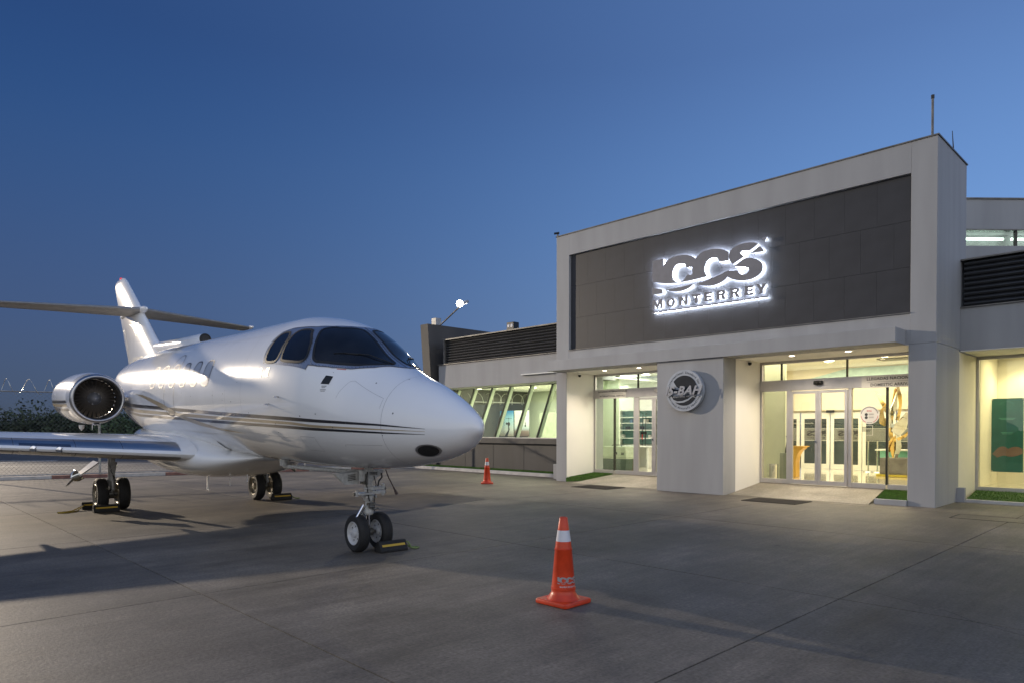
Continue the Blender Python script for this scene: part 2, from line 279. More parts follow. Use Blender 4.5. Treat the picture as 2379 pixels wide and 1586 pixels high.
# keep the sub-base on this side of the fence line
sb = M(); P = [Vector(fl(-34, .1, -.012)), Vector(fl(15.6, .1, -.012)), fw(-9, 4, -.012), fw(34, 4, -.012), fw(34, -34, -.012), fw(-21, -34, -.012)]
sb.add([tuple(p) for p in P][::-1], [tuple(range(6))])
ap.part('joint_base', sb, C_JOINT)
sl = M(); W, Dp = 3.990, 3.840; b_ = .002
sl.v = []; sl.hexa([(0, 0, -.011), (W, 0, -.011), (W, Dp, -.011), (0, Dp, -.011)], [(b_, b_, 0), (W - b_, b_, 0), (W - b_, Dp - b_, 0), (b_, Dp - b_, 0)])
slab0 = None; cnt = 0
cam2 = Vector((0, 0))
for i in range(-5, 9):
    for j in range(-7, 4):
        x0 = 1.35 - 4.0 + 4.0 * i; y0 = -8.35 + 3.85 * j
        ct = fw(x0 + 2, y0 + 1.9)
        if ct.y < 1.2 or abs(ct.x) > ct.y * .95 + 5 or y0 > 3.0 or (y0 > -.9 and False): continue
        corners = [fw(x0 + a * W, y0 + b * Dp) for a in (0, 1) for b in (0, 1)]
        sdist = [(c - F0).dot(FN) for c in corners]
        if min(sdist) > -.05: continue
        if max(sdist) > -.05:       # edge slab trimmed along the kerb
            poly = [fw(x0, y0), fw(x0 + W, y0), fw(x0 + W, y0 + Dp), fw(x0, y0 + Dp)]; out = []
            for k in range(4):
                a, b = poly[k], poly[(k + 1) % 4]; da = (a - F0).dot(FN) + .02; db = (b - F0).dot(FN) + .02
                if da <= 0: out.append(a)
                if (da <= 0) != (db <= 0): out.append(a + (b - a) * (da / (da - db)))
            if len(out) < 3: continue
            m = M(); n = len(out); m.add([(p.x, p.y, -.011) for p in out] + [(p.x, p.y, 0) for p in out], [tuple(range(n))[::-1], tuple(range(n, 2 * n))] + [(k, (k + 1) % n, n + (k + 1) % n, n + k) for k in range(n)])
            ap.part('slab', m, C_SLAB); continue
        if slab0 is None:
            o = finish('slab', sl, C_SLAB); slab0 = o
        else: o = slab0.copy(); sc.collection.objects.link(o)
        o.parent = ap.e; o.matrix_world = FB @ Matrix.Translation((x0 + .005, y0 + .005, 0)); cnt += 1
uc = M()
for a, b, c, d in ((.55, 1.75, -1.42, -1.395), (.55, 1.75, -.80, -.775), (.55, .575, -1.395, -.80), (1.725, 1.75, -1.395, -.80)): uc.box(a, b, c, d, .0005, .004)
t_ = Thing('utility_cover', 'rectangular utility cover outline in the concrete in front of the right wing', 'cover', (1.1, -1.1, 0), FB); t_.part('frame', uc, C_JOINT); t_.part('lid', M().box(.58, 1.72, -1.39, -.805, .0004, .0030), C_SLAB)
cr = M(); rr_ = random.Random(11)
for (x, y), (dx, dy), n_ in (((-.6, -3.0), (.16, .03), 12), ((-7.0, -5.2), (.05, .17), 16), ((1.5, -7.9), (.15, -.06), 12), ((-3.2, -10.1), (.10, .13), 16)):
    P_ = []
    for k in range(n_): P_.append((x, y)); x += dx + rr_.uniform(-.05, .05); y += dy + rr_.uniform(-.06, .06)
    for (a, b), (c, d) in zip(P_, P_[1:]):
        l = math.hypot(c - a, d - b); nx, ny = -(d - b) / l * .0025, (c - a) / l * .0025; cr.add([fw(a - nx, b - ny, .0012), fw(c - nx, d - ny, .0012), fw(c + nx, d + ny, .0012), fw(a + nx, b + ny, .0012)], [(0, 1, 2, 3)])
ap.part('crack', cr, C_JOINT, stuff=True)
# kerb under the fence, painted in red and bare lengths
kb = M(); kr = M()
for k in range(-6, 13):
    a, b = k * 1.5, k * 1.5 + 1.49
    q = [fl(a, -.02), fl(b, -.02), fl(b, .16), fl(a, .16)]
    (kr if k % 2 else kb).hexa([(x, y, -.02) for x, y, z in q], [(x, y, .09) for x, y, z in q])
kt = Thing('apron_kerb', 'low kerb with faded red and white painted lengths below the chain link fence', 'kerb')
kt.part('red_length', kr, KERBR); kt.part('white_length', kb, KERBW)
# fence
ft = Thing('chain_link_fence', 'tall galvanised chain link fence topped with coiled razor wire behind the jet', 'fence', fl(0))
POSTS = [-4.4 + 3.08 * k + .95 - 3.08 for k in range(0, 9)]
pm = M(); pm.cyl((0, 0, 0), (0, 0, 2.62), .034, n=10).cyl((0, 0, 2.62), (0, -.10, 2.84), .022, n=8).cyl((0, 0, 2.60), (0, 0, 2.65), .045, n=10)
p0 = None
for t in POSTS:
    if p0 is None:
        p0 = finish('post', pm, FENCEM, 'auto', 0, (0, 0, 0), ft.e); o = p0
    else: o = p0.copy(); sc.collection.objects.link(o)
    o.parent = ft.e; o.location = Vector(fl(t, .05)) - Vector(ft.o)
Lf0, Lf1 = POSTS[0], POSTS[-1]
ft.part('rail', M().cyl(fl(Lf0, .05, 2.56), fl(Lf1, .05, 2.56), .02, n=8), FENCEM, smooth=True)
ft.part('rail', M().cyl(fl(Lf0, .05, .12), fl(Lf1, .05, .12), .017, n=8), FENCEM, smooth=True)
mm = M(); H = 2.44; st = .115
t = Lf0 - H
while t < Lf1:
    for sgn in (1, -1):
        ta, za, tb, zb = (t, .12, t + H, .12 + H) if sgn > 0 else (t, .12 + H, t + H, .12)
        if ta < Lf0: f = (Lf0 - ta) / H; ta = Lf0; za += (zb - za) * f
        if tb > Lf1: f = (tb - Lf1) / H; zb -= (.12 + H - .12) * f * sgn; tb = Lf1
        if tb > ta: mm.cyl(fl(ta, .05 + .003 * sgn, za), fl(tb, .05 + .003 * sgn, zb), .0026, n=3, cap=False)
    t += st
ft.part('wire_mesh', mm, MESHW, stuff=True, fixn=False)
cw = []; cw2 = []
for k in range(int((Lf1 - Lf0) / .46 * 20)):
    a = k / 20 * 2 * math.pi; tt = Lf0 + k / 20 * .46
    cw.append(fl(tt + .06 * math.sin(a * .31), .05 + .22 * math.cos(a), 2.70 + .22 * math.sin(a)))
ft.part('razor_wire', M().tube(cw, .0075, n=4), WIRE)
bb = M()
for k in range(0, len(cw) - 1, 2):
    p = Vector(cw[k]); d = (Vector(cw[k + 1]) - p).normalized(); bb.obox(p, d, (0, 0, 1), d.cross(Vector((0, 0, 1))), .012, .016, .002)
ft.part('barb', bb, WIRE, stuff=True)

# distant trees beyond the taxiway
def make_crown(seed, W_, H_, n):
    r = random.Random(seed); m = M()
    lobes = [(Vector((r.uniform(-.55, .55) * W_, r.uniform(-.5, .5) * W_, r.uniform(.30, .80) * H_)), r.uniform(.22, .42) * W_) for _ in range(9)]
    for _ in range(n):
        c, rad = r.choice(lobes); d = Vector((r.gauss(0, 1), r.gauss(0, 1), r.gauss(0, .8))).normalized(); p = c + d * rad * (r.random() ** .4)
        if p.z < .05 * H_: continue
        u = Vector((r.gauss(0, 1), r.gauss(0, 1), r.gauss(0, 1))).normalized(); v = u.cross(d).normalized(); s = r.uniform(.07, .17)
        m.add([p - u * s, p + v * s * .6, p + u * s, p - v * s * .6], [(0, 1, 2, 3)])
    return m
tl = ['broad dark tree far behind the fence at the left edge', 'low dark tree behind the fence post', 'tallest dark tree behind the fence, left of the engine', 'dark bushy tree behind the engine', 'bushy tree painted lighter green as if lit, between engine and fuselage', 'dark round tree farthest left beyond the taxiway', 'dark low tree behind the tail of the jet', 'wide dark tree filling the gap below the engine', 'dark sparse tree between the two fence posts', 'small dark tree at the end of the tree line']
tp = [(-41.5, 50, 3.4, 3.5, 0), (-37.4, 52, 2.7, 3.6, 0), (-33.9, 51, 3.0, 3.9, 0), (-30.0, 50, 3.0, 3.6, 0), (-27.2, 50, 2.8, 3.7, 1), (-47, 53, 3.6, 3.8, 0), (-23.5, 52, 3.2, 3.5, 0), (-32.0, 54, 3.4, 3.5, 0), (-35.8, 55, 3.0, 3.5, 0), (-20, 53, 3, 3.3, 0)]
for k, (X, Y, W_, H_, li) in enumerate(tp):
    t = Thing('tree', tl[k], 'tree', (X, Y, -.09), group='trees beyond the taxiway')
    H_ *= .80; W_ *= 1.25
    cm = make_crown(k + 3, W_, H_, 2600); cm.v = [(x + X, y + Y, z - .09) for x, y, z in cm.v]
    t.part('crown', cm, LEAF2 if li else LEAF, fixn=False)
    tk = M().tube([(X, Y, -.09), (X + .08, Y, H_ * .35), (X - .05, Y + .05, H_ * .6)], [.16, .12, .05], n=8)
    tk.tube([(X, Y, H_ * .3), (X + .5, Y + .1, H_ * .6)], [.08, .03], n=6).tube([(X, Y, H_ * .28), (X - .6, Y, H_ * .55)], [.08, .03], n=6)
    t.part('trunk', tk, BARK, smooth=True)

# ================================================================== TERMINAL  (facade frame: x = along facade to the right, y = inwards)
T = Thing('terminal_building', 'white and charcoal private terminal with framed dark facade panel and lit glass entrances', 'building', (0, 0, 0), FB)
def tp_(name, m, mt, parent=None, **k): return T.part(name, m, mt, parent, **k)
# portal frame: four bands round the dark panel
tp_('portal_band', M().box(-9.42, -8.95, 0, 2.1, 3.06, 6.86), STUCCO, bevel=.008)
tp_('portal_band', M().box(-.44, 0, 0, 2.1, 3.06, 6.86), STUCCO, bevel=.008)
tp_('portal_band', M().box(-8.95, -.44, 0, 2.1, 6.28, 6.857), STUCCO)
tp_('portal_band', M().box(-8.95, -.44, .002, 2.1, 3.06, 3.64), STUCCO)
tp_('flashing', M().box(-9.44, .02, -.02, 2.12, 6.86, 6.885).box(-8.95, -.44, -.03, .1, 3.64, 3.655), FLASH)
back = tp_('facade_panel', M().box(-8.95, -.44, .10, .30, 3.64, 6.28), GROUT)
th = 2.64 / 3; tws = .607
tm = {}
for r_ in range(3):
    z0 = 3.655 + r_ * (2.625 / 3); x = -8.95 - (.3 if r_ % 2 else 0)
    while x < -.45:
        a, b = max(x + .0012, -8.947), min(x + tws - .0012, -.443); x += tws
        if b - a < .05: continue
        key = round(b - a, 3); o = tm.get(key)
        if o is None:
            o = finish('cladding_tile', M().box(0, b - a, 0, .018, .0025, 2.625 / 3 - .0025), TILE); tm[key] = o; n = o
        else: n = o.copy(); sc.collection.objects.link(n)
        n.parent = back; n.location = (a, .08 + random.uniform(-.0004, .0004), z0)
# canopy and soffits
tp_('canopy', M().box(-9.22, -.51, -.62, -.001, 3.05, 3.335), STUCCO, bevel=.006)
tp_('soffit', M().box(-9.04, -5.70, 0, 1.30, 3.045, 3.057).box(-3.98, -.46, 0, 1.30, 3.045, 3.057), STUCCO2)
# pillars
tp_('pillar', M().box(-9.42, -9.04, 0, 1.65, -.01, 3.058), STUCCO, bevel=.006)
tp_('pillar', M().box(-5.70, -3.98, -.55, 1.45, -.01, 3.048), STUCCO, bevel=.006)
tp_('pillar', M().box(-.46, 0, 0, 1.65, -.01, 3.058), STUCCO, bevel=.006)
for a, b, c in ((-9.037, -9.034, 1.2), (-5.706, -5.703, 1.2), (-3.977, -3.974, 1.2), (-.466, -.463, 1.2)): tp_('alcove_bright_skin', M().box(a, b, .004, c, .0, 3.044), STUCCO2)  # added pale skin that brightens the alcove sides and the soffit
tp_('side_wall', M().box(-.46, 0, 1.652, 3.22, -.01, 3.0), CREAM)
tp_('plinth_block', M().box(-9.95, -9.42, .45, .94, -.01, .44), STUCCO, bevel=.01); tp_('plinth_block', M().box(.0, .14, 1.50, 1.62, -.01, .29), STUCCO, bevel=.006)
# ramps
rp = M()
for xa, xb, ya, yb in ((-8.55, -5.70, -.34, 1.24), (-3.98, -1.05, -.34, 1.24)):
    xt = xa + .25 if xa < -5 else xa
    rp.hexa([(xa, ya, -.01), (xb, ya, -.01), (xb - (.2 if xa > -5 else 0), yb, -.01), (xa, yb, -.01)], [(xa, ya, .004), (xb, ya, .004), (xb - (.2 if xa > -5 else 0), yb, .19), (xa + (.25 if xa < -5 else 0), yb, .19)])
tp_('ramp', rp, C_RAMP)
tp_('step_slab', M().box(-9.04, -5.70, 1.20, 1.5, .0, .195).box(-3.98, -.46, 1.20, 1.5, .0, .195), C_RAMP)
def turf(name, label, corners, z, n, h=.03):
    t = Thing(name, label, 'artificial turf', corners[0] + (z[0],), FB)
    C = [Vector((x, y, zz)) for (x, y), zz in zip(corners, z)]
    base = M(); base.add(C + [c - Vector((0, 0, .12)) for c in C], [tuple(range(len(C)))] + [(k, len(C) + k, len(C) + (k + 1) % len(C), (k + 1) % len(C)) for k in range(len(C))])
    t.part('backing', base, TURF)
    m = M(); r = random.Random(5)
    tri = [(C[0], C[k], C[k + 1]) for k in range(1, len(C) - 1)]; ar = [((b - a).cross(c - a)).length for a, b, c in tri]
    for _ in range(n):
        a, b, c = r.choices(tri, ar)[0]; u, v = r.random(), r.random()
        if u + v > 1: u, v = 1 - u, 1 - v
        p = a + (b - a) * u + (c - a) * v; an = r.uniform(0, 6.28); w = Vector((math.cos(an), math.sin(an), 0)) * .006; l = Vector((r.uniform(-.5, .5) * h, r.uniform(-.5, .5) * h, h * r.uniform(.6, 1.2)))
        m.add([p - w, p + w, p + l], [(0, 1, 2)])
    t.part('blades', m, TURFB, stuff=True, fixn=False)
turf('turf_patch', 'small triangle of green turf beside the international arrivals door', [(-9.04, -.02), (-8.35, 1.2), (-9.04, 1.2)], (.10, .19, .19), 5000)
turf('turf_patch', 'small block of green turf left of the right-hand entrance column', [(-.99, .0), (-.46, .0), (-.46, 1.2), (-1.22, 1.2)], (.11, .11, .18, .18), 6000)
turf('turf_strip', 'long strip of green turf under the slanted lounge windows', [(-17.6, 1.10), (-9.95, 1.10), (-9.95, 1.65), (-17.6, 1.65)], (.10, .10, .10, .10), 12000)
turf('turf_strip', 'strip of green turf in front of the right-hand shop window', [(.14, 1.68), (9.0, 1.68), (9.0, 3.06), (.02, 3.06)], (.06, .06, .14, .14), 12000)
tp_('turf_kerb', M().box(-17.7, -9.95, .94, 1.10, -.01, .095), KERBW, bevel=.01)
tp_('turf_kerb', M().box(-1.03, -.46, -.08, -.005, -.01, .105), STUCCO, bevel=.005)
tp_('turf_kerb', M().box(.14, 9, 1.55, 1.68, -.01, .06), KERBW, bevel=.006)

# entrance screens
def screen(xs, xe, posts, doors, blacks, uppers, gl, sillz=.20):
    """posts: (x0,x1) full light posts under the bar; doors: (x0,x1); blacks: thin dark mullions"""
    Y = 1.25
    sc_ = tp_('entrance_screen', M().box(xs, xe, Y - .06, Y + .06, 2.35, 2.60), ALU, bevel=.004)
    fr = M().box(xs, xe, Y - .035, Y + .035, 2.985, 3.045).box(xs, xs + .05, Y - .035, Y + .035, sillz, 2.35).box(xs, xs + .05, Y - .035, Y + .035, 2.60, 2.985).box(xe - .03, xe, Y - .035, Y + .035, sillz, 2.35).box(xe - .03, xe, Y - .035, Y + .035, 2.60, 2.985)
    tp_('frame', fr, ALU, sc_, bevel=.003)
    for a, b in posts: tp_('post', M().box(a, b, Y - .05, Y + .05, sillz, 2.349), ALU, sc_, bevel=.003)
    for x in uppers: tp_('mullion', M().box(x - .015, x + .015, Y - .03, Y + .03, 2.601, 2.984), ALUD, sc_)
    for x in blacks: tp_('mullion', M().box(x - .02, x + .02, Y - .035, Y + .035, sillz + .09, 2.349), ALUD, sc_)
    ux = [xs + .05] + list(uppers) + [xe - .03]
    for a, b in zip(ux[:-1], ux[1:]): tp_('transom_pane', M().box(a + .016, b - .016, Y - .005, Y + .005, 2.605, 2.98), gl, sc_)
    return sc_
sD = screen(-3.98, -.46, [(-3.33, -3.24), (-1.97, -1.90)], [], [-1.20], [-3.47, -2.01], GL_D)
sI = screen(-9.04, -5.70, [(-7.63, -7.51)], [], [-8.31], [-7.51], GL_I)
for S_, spans, gl in ((sD, [(-3.93, -3.33), (-1.90, -1.22), (-1.18, -.49)], GL_D), (sI, [(-8.99, -8.33), (-8.29, -7.63)], GL_I)):
    for a, b in spans:
        tp_('sill_rail', M().box(a, b, 1.22, 1.28, .20, .30), ALU, S_)
        tp_('side_pane', M().box(a + .004, b - .004, 1.245, 1.255, .305, 2.345), gl, S_)
def leaf(S_, a, b, y=1.17, knob=None):
    w = .062
    d = tp_('door_leaf', M().box(a, a + w, y, y + .045, .21, 2.33).box(b - w, b, y, y + .045, .21, 2.33).box(a + w, b - w, y, y + .045, .21, .305).box(a + w, b - w, y, y + .045, 2.27, 2.33), ALU, S_)
    tp_('door_pane', M().box(a + w - .002, b - w + .002, y + .018, y + .028, .303, 2.272), GL_DOOR, S_)
    if knob: tp_('lock', M().cyl((knob, y - .02, 1.18), (knob, y + .005, 1.18), .022, n=12), JCHROME, S_)
leaf(sD, -3.235, -2.605, knob=-2.64); leaf(sD, -2.60, -1.975)
leaf(sI, -7.50, -6.95, knob=-6.975); leaf(sI, -6.945, -5.72)
for S_, x in ((sD, -2.595), (sI, -6.80)):
    tp_('motion_sensor', M().cyl((x - .09, 1.15, 2.50), (x + .09, 1.15, 2.50), .045, n=14).cyl((x, 1.15, 2.50), (x, 1.10, 2.46), .05, .03, n=12), BLACK if x > -5 else ALU, S_, smooth=True)
# windows in the wing at left: slanted panes between dark mullions
WL = tp_('window_wall', M().box(-17.0, -9.43, 1.62, 1.78, 1.165, 1.19), ALU)
ms = [-9.75, -10.76, -11.77, -12.78, -13.79, -14.74, -15.72, -16.70]
def slant(x0, x1, y0, y1, off0=0, za=1.19, zb=3.0):
    A = Vector((0, .79, 1.83)).normalized(); Nn = Vector((0, -A.z, A.y)); a = Vector((0, 1.66, za)); b = a + A * ((zb - za) / A.z)
    q = [(x0, a, y0), (x1, a, y0), (x1, a, y1), (x0, a, y1)]; q2 = [(x0, b, y0), (x1, b, y0), (x1, b, y1), (x0, b, y1)]
    f = lambda L: [(x, (p - Nn * o).y, (p - Nn * o).z) for x, p, o in L]
    return f(q), f(q2)
for x in ms:
    tp_('mullion', M().hexa(*slant(x - .022, x + .022, -.02, .03)), ALUD, WL); tp_('inner_post', M().hexa(*slant(x - .03, x + .03, .04, .16)), CREAMG, WL)
ex_ = [-9.43] + ms + [-17.0]
for a, b in zip(ex_[1:], ex_[:-1]): tp_('window_pane', M().hexa(*slant(a + .022, b - .022, 0, .01)), GL_W, WL)
tp_('window_head', M().box(-17.0, -9.43, 2.44, 2.52, 2.97, 3.03), ALUD, WL)
tp_('fascia', M().box(-16.88, -9.42, 1.65, 2.75, 2.985, 3.87), STUCCO, bevel=.006)
tp_('charcoal_wall', M().box(-17.0, -9.42, 1.70, 1.90, -.01, .975), BLACKW); tp_('wall_cap', M().box(-17.0, -9.42, 1.60, 1.92, .98, 1.16), BLACKW, bevel=.01)
for xx in (-10.9, -12.4, -13.9, -15.4): tp_('seam', M().box(xx - .004, xx + .004, 1.695, 1.70, 0, .97), GROUT)
def louver(x0, x1, y, z0, z1, n, label=None):
    L_ = tp_('louver_panel', M().box(x0, x1, y + .06, y + .16, z0, z1), GROUT); h = (z1 - z0) / n
    s0 = None
    for k in range(n):
        if s0 is None:
            m = M(); pr = [(.0, 0), (-.035, h * .18), (-.055, h * .45), (-.05, h * .62), (-.0, h * .98), (.05, h * .98), (.05, 0)]
            m.loft([[(x0, y + .055 + py, pz) for py, pz in pr], [(x1, y + .055 + py, pz) for py, pz in pr]])
            s0 = finish('slat', m, SLAT, False, 0, (0, 0, 0), L_); o = s0
        else: o = s0.copy(); sc.collection.objects.link(o); o.parent = L_
        o.location = (0, 0, z0 + k * h)
    return L_
louver(-16.5, -9.42, 1.68, 3.90, 4.76, 9)
tp_('flashing', M().box(-16.56, -9.42, 1.60, 2.9, 4.76, 4.80).box(-16.9, -9.42, 1.60, 1.75, 3.872, 3.895).box(-16.56, -16.50, 1.62, 1.9, 3.9, 4.76), FLASH)
tp_('roof', M().box(-16.5, -9.42, 2.0, 9.0, 4.55, 4.755).box(-16.5, -9.42, 1.86, 2.0, 3.9, 4.755), FLASH)
# tapering dark slab wall closing the left end
fin = M().hexa([(-17.45, 1.62, -.01), (-17.0, 1.62, -.01), (-17.0, 9.0, -.01), (-17.45, 9.0, -.01)], [(-17.45, 1.22, 5.40), (-17.0, 1.22, 5.40), (-17.0, 9.0, 5.40), (-17.45, 9.0, 5.40)])
tp_('end_wall', fin, BLACKW)
for zz in (2.6, 3.55, 4.5): tp_('seam', M().box(-17.0, -16.997, 1.6, 9.0, zz, zz + .008), GROUT)
# right wing
tp_('fascia', M().box(.002, 12, 1.70, 3.05, 3.04, 3.88), STUCCO); tp_('soffit', M().box(.002, 12, 1.70, 3.20, 3.020, 3.036), STUCCO2)
louver(.055, 12, 1.70, 3.91, 4.82, 9)
tp_('flashing', M().box(-.02, 12, 1.66, 2.3, 4.83, 4.86).box(-.0, 12, 1.665, 1.75, 3.882, 3.905), FLASH)
tp_('roof', M().box(.0, 12, 2.3, 9.0, 4.6, 4.82), FLASH)
WR = tp_('window_frame', M().box(.002, 12, 3.08, 3.16, .14, .22).box(.002, 12, 3.08, 3.16, 2.95, 3.015).box(.002, .05, 3.08, 3.16, .22, 2.95).box(2.9, 2.95, 3.08, 3.16, .22, 2.95), ALU)
tp_('window_pane', M().box(.052, 2.898, 3.115, 3.125, .222, 2.948), GL_R, WR)
tp_('window_pane', M().box(2.952, 8, 3.115, 3.125, .222, 2.948), GL_R, WR)
# upper clerestory block set back behind the right wing, turned towards the apron
CB = Matrix.Translation((10.80, 16.5, 0)) @ Matrix.Rotation(R(1.2), 4, 'Z'); FBi = FB.inverted()
def cb(m): 
    q = M(); q.v = [tuple(FBi @ (CB @ Vector(p))) for p in m.v]; q.f = m.f; return q
tp_('upper_wall', cb(M().box(0, 9, 0, 5, 6.24, 6.98).box(0, 9, 0, 5, 4.2, 5.86).box(0, 9, .5, 5, 5.86, 6.24)), STUCCO)
tp_('flashing', cb(M().box(-.03, 9.03, -.03, 5, 6.98, 7.01).box(0, 9, -.02, .1, 6.235, 6.262)), FLASH)
tp_('clerestory_pane', cb(M().box(0.02, 1.36, .06, .07, 5.87, 6.23)), GL_I); tp_('clerestory_pane', cb(M().box(1.42, 2.9, .06, .07, 5.87, 6.23)), GL_I)
tp_('mullion', cb(M().box(1.36, 1.42, .04, .10, 5.87, 6.23)), ALUD)
tp_('tube_light', cb(M().cyl((.05, .35, 6.12), (1.3, .35, 6.12), .03, n=8).cyl((1.5, .35, 6.12), (2.8, .35, 6.12), .03, n=8)), TUBE)
# downlights in the soffit
for x, nm in ((-7.868, 0), (-6.761, 0), (-2.789, 1), (-1.629, 1)):
    dl = tp_('downlight', M().lathe([(.085, 0), (.075, -.010), (.06, -.010)], (x, .22, 3.046), (0, 0, 1), 20), ALU, smooth=True)
    tp_('lens', M().lathe([(.0, -.004), (.06, -.004)], (x, .22, 3.042), (0, 0, 1), 16), LED_W, dl)
def spot(x, y, z, w, col, size=2.4, r=.05, to=(0, 0, -1), frame=FB, blend=.6):
    d = bpy.data.lights.new('lamp_light', 'SPOT'); d.energy = w; d.color = col; d.spot_size = size; d.spot_blend = blend; d.shadow_soft_size = r
    o = bpy.data.objects.new('lamp_light', d); sc.collection.objects.link(o); o.matrix_world = frame @ Matrix.Translation((x, y, z)); q = Vector(to).to_track_quat('-Z', 'Y'); o.rotation_euler = (frame.to_3x3() @ q.to_matrix()).to_euler(); return o
def area(x, y, z, sx_, sy_, w, col, frame=FB, to=(0, 0, -1)):
    d = bpy.data.lights.new('room_light', 'AREA'); d.shape = 'RECTANGLE'; d.size = sx_; d.size_y = sy_; d.energy = w; d.color = col
    o = bpy.data.objects.new('room_light', d); sc.collection.objects.link(o); o.matrix_world = frame @ Matrix.Translation((x, y, z)) @ Vector(to).to_track_quat('-Z', 'Y').to_matrix().to_4x4(); return o
for x in (-7.868, -6.761, -2.789, -1.629): spot(x, .22, 3.02, 150, (1, .86, .66))
# soffit cameras
for x, y, lb in ((-9.0 + .05, .46, 'small dark dome camera under the canopy at the left pillar'), (-3.93 + .02, .55, 'small dark dome camera under the canopy beside the round emblem pillar')):
    t = Thing('security_camera', lb, 'camera', (x, y, 3.045), FB, group='cameras under the canopy')
    t.part('mount', M().cyl((x, y, 3.045), (x, y, 3.0), .045, n=14), STUCCO2, smooth=True); t.part('dome', M().lathe([(.042, 0), (.042, -.03), (.03, -.06), (.0, -.07)], (x, y, 3.0), (0, 0, 1), 16), BLACK, smooth=True)
t = Thing('security_camera', 'tiny bullet camera on the top left corner of the facade frame', 'camera', (-9.40, 0, 6.885), FB)
t.part('bracket', M().box(-9.41, -9.38, 0, .04, 6.885, 6.95), FLASH); t.part('body', M().cyl((-9.47, -.05, 6.965), (-9.36, .05, 6.985), .03, n=10), BLACK, smooth=True)
t = Thing('antenna_mast', 'tall thin grey mast standing on the right end of the facade roof', 'mast', (-.17, .3, 6.885), FB)
t.part('pole', M().cyl((-.17, .3, 6.885), (-.17, .3, 7.68), .022, n=10), FLASH, smooth=True); t.part('cap', M().cyl((-.17, .3, 7.68), (-.17, .3, 7.745), .030, n=10), BLACK, smooth=True)
single('antenna_rod', M().tube([(.0 - .03, 1.2, 6.885), (-.055, 1.2, 7.31)], [.013, .006], n=6), BLACK, 'short thin dark rod behind the tall mast on the facade roof', 'antenna', FB, (-.03, 1.2, 6.885), smooth=True)
# twin lamp box on the left wing roof
t = Thing('twin_lamp', 'black box with two round unlit lamps on the left wing roof edge', 'lamp', (-13.1, 1.8, 4.80), FB)
t.part('housing', M().box(-13.27, -12.93, 1.74, 2.0, 4.815, 5.08), BLACK, bevel=.01)
for dx in (-.075, .075): t.part('lens', M().lathe([(0, -.012), (.05, -.012), (.062, 0)], (-13.1 + dx, 1.74, 4.95), (0, 1, 0), 16), REFL, smooth=True)
t.part('foot', M().box(-13.2, -13.0, 1.8, 1.95, 4.80, 4.815), FLASH)
# lit floodlight on a slanted arm above the dark end wall
t = Thing('flood_lamp', 'glaring lit floodlight on a slanted arm above the dark end wall', 'lamp', (-17.2, 1.8, 5.40), FB)
t.part('arm', M().cyl((-17.1, 1.85, 5.38), (-15.62, 1.70, 5.96), .028, n=10), FLASH, smooth=True)
t.part('junction_box', M().box(-17.42, -17.14, 1.72, 1.98, 5.40, 5.70), FENCEM, bevel=.01)
hd = t.part('lamp_head', M().obox((-15.48, 1.66, 6.02), (1, 0, 0), (0, 1, .45), (0, -.45, 1), .13, .19, .045), FENCEM, bevel=.015)
t.part('lens', M().obox((-15.48, 1.635, 5.965), (1, 0, 0), (0, 1, .45), (0, -.45, 1), .11, .16, .008), LAMPL, hd)
t.part('bulb', M().lathe([(0, -.13), (.09, -.09), (.13, 0), (.09, .09), (0, .13)], (-15.46, 1.50, 5.98), (0, 0, 1), 16), LAMPL, hd, smooth=True)
spot(-15.44, 1.38, 5.93, 620, (1, .86, .62), R(112), .08, to=(.35, -1, -.62), blend=.6)
# apron floodlight mast standing to the left of the frame: it throws the long shadows to the right
mt_ = Thing('floodlight_mast', 'tall galvanised mast with a bank of lit apron floodlights far left of the jet', 'mast', (-39.2, 36.2, 0))
mt_.part('pole', M().cyl((-39.2, 36.2, -.05), (-39.2, 36.2, 11.6), .16, .09, 16), FENCEM, smooth=True); mt_.part('crossarm', M().box(-40.2, -38.2, 36.15, 36.25, 11.3, 11.4), FENCEM)
for dx in (-.7, 0, .7):
    h = mt_.part('lamp_head', M().box(-39.2 + dx - .18, -39.2 + dx + .18, 36.0, 36.15, 11.35, 11.7), FENCEM); mt_.part('lens', M().box(-39.2 + dx - .15, -39.2 + dx + .15, 35.985, 35.999, 11.38, 11.67), LAMPL, h)
spot(-39.1, 35.8, 11.5, 80000, (1, .84, .64), R(56), .22, to=(.80, -.60, -.36), frame=Matrix(), blend=.75)

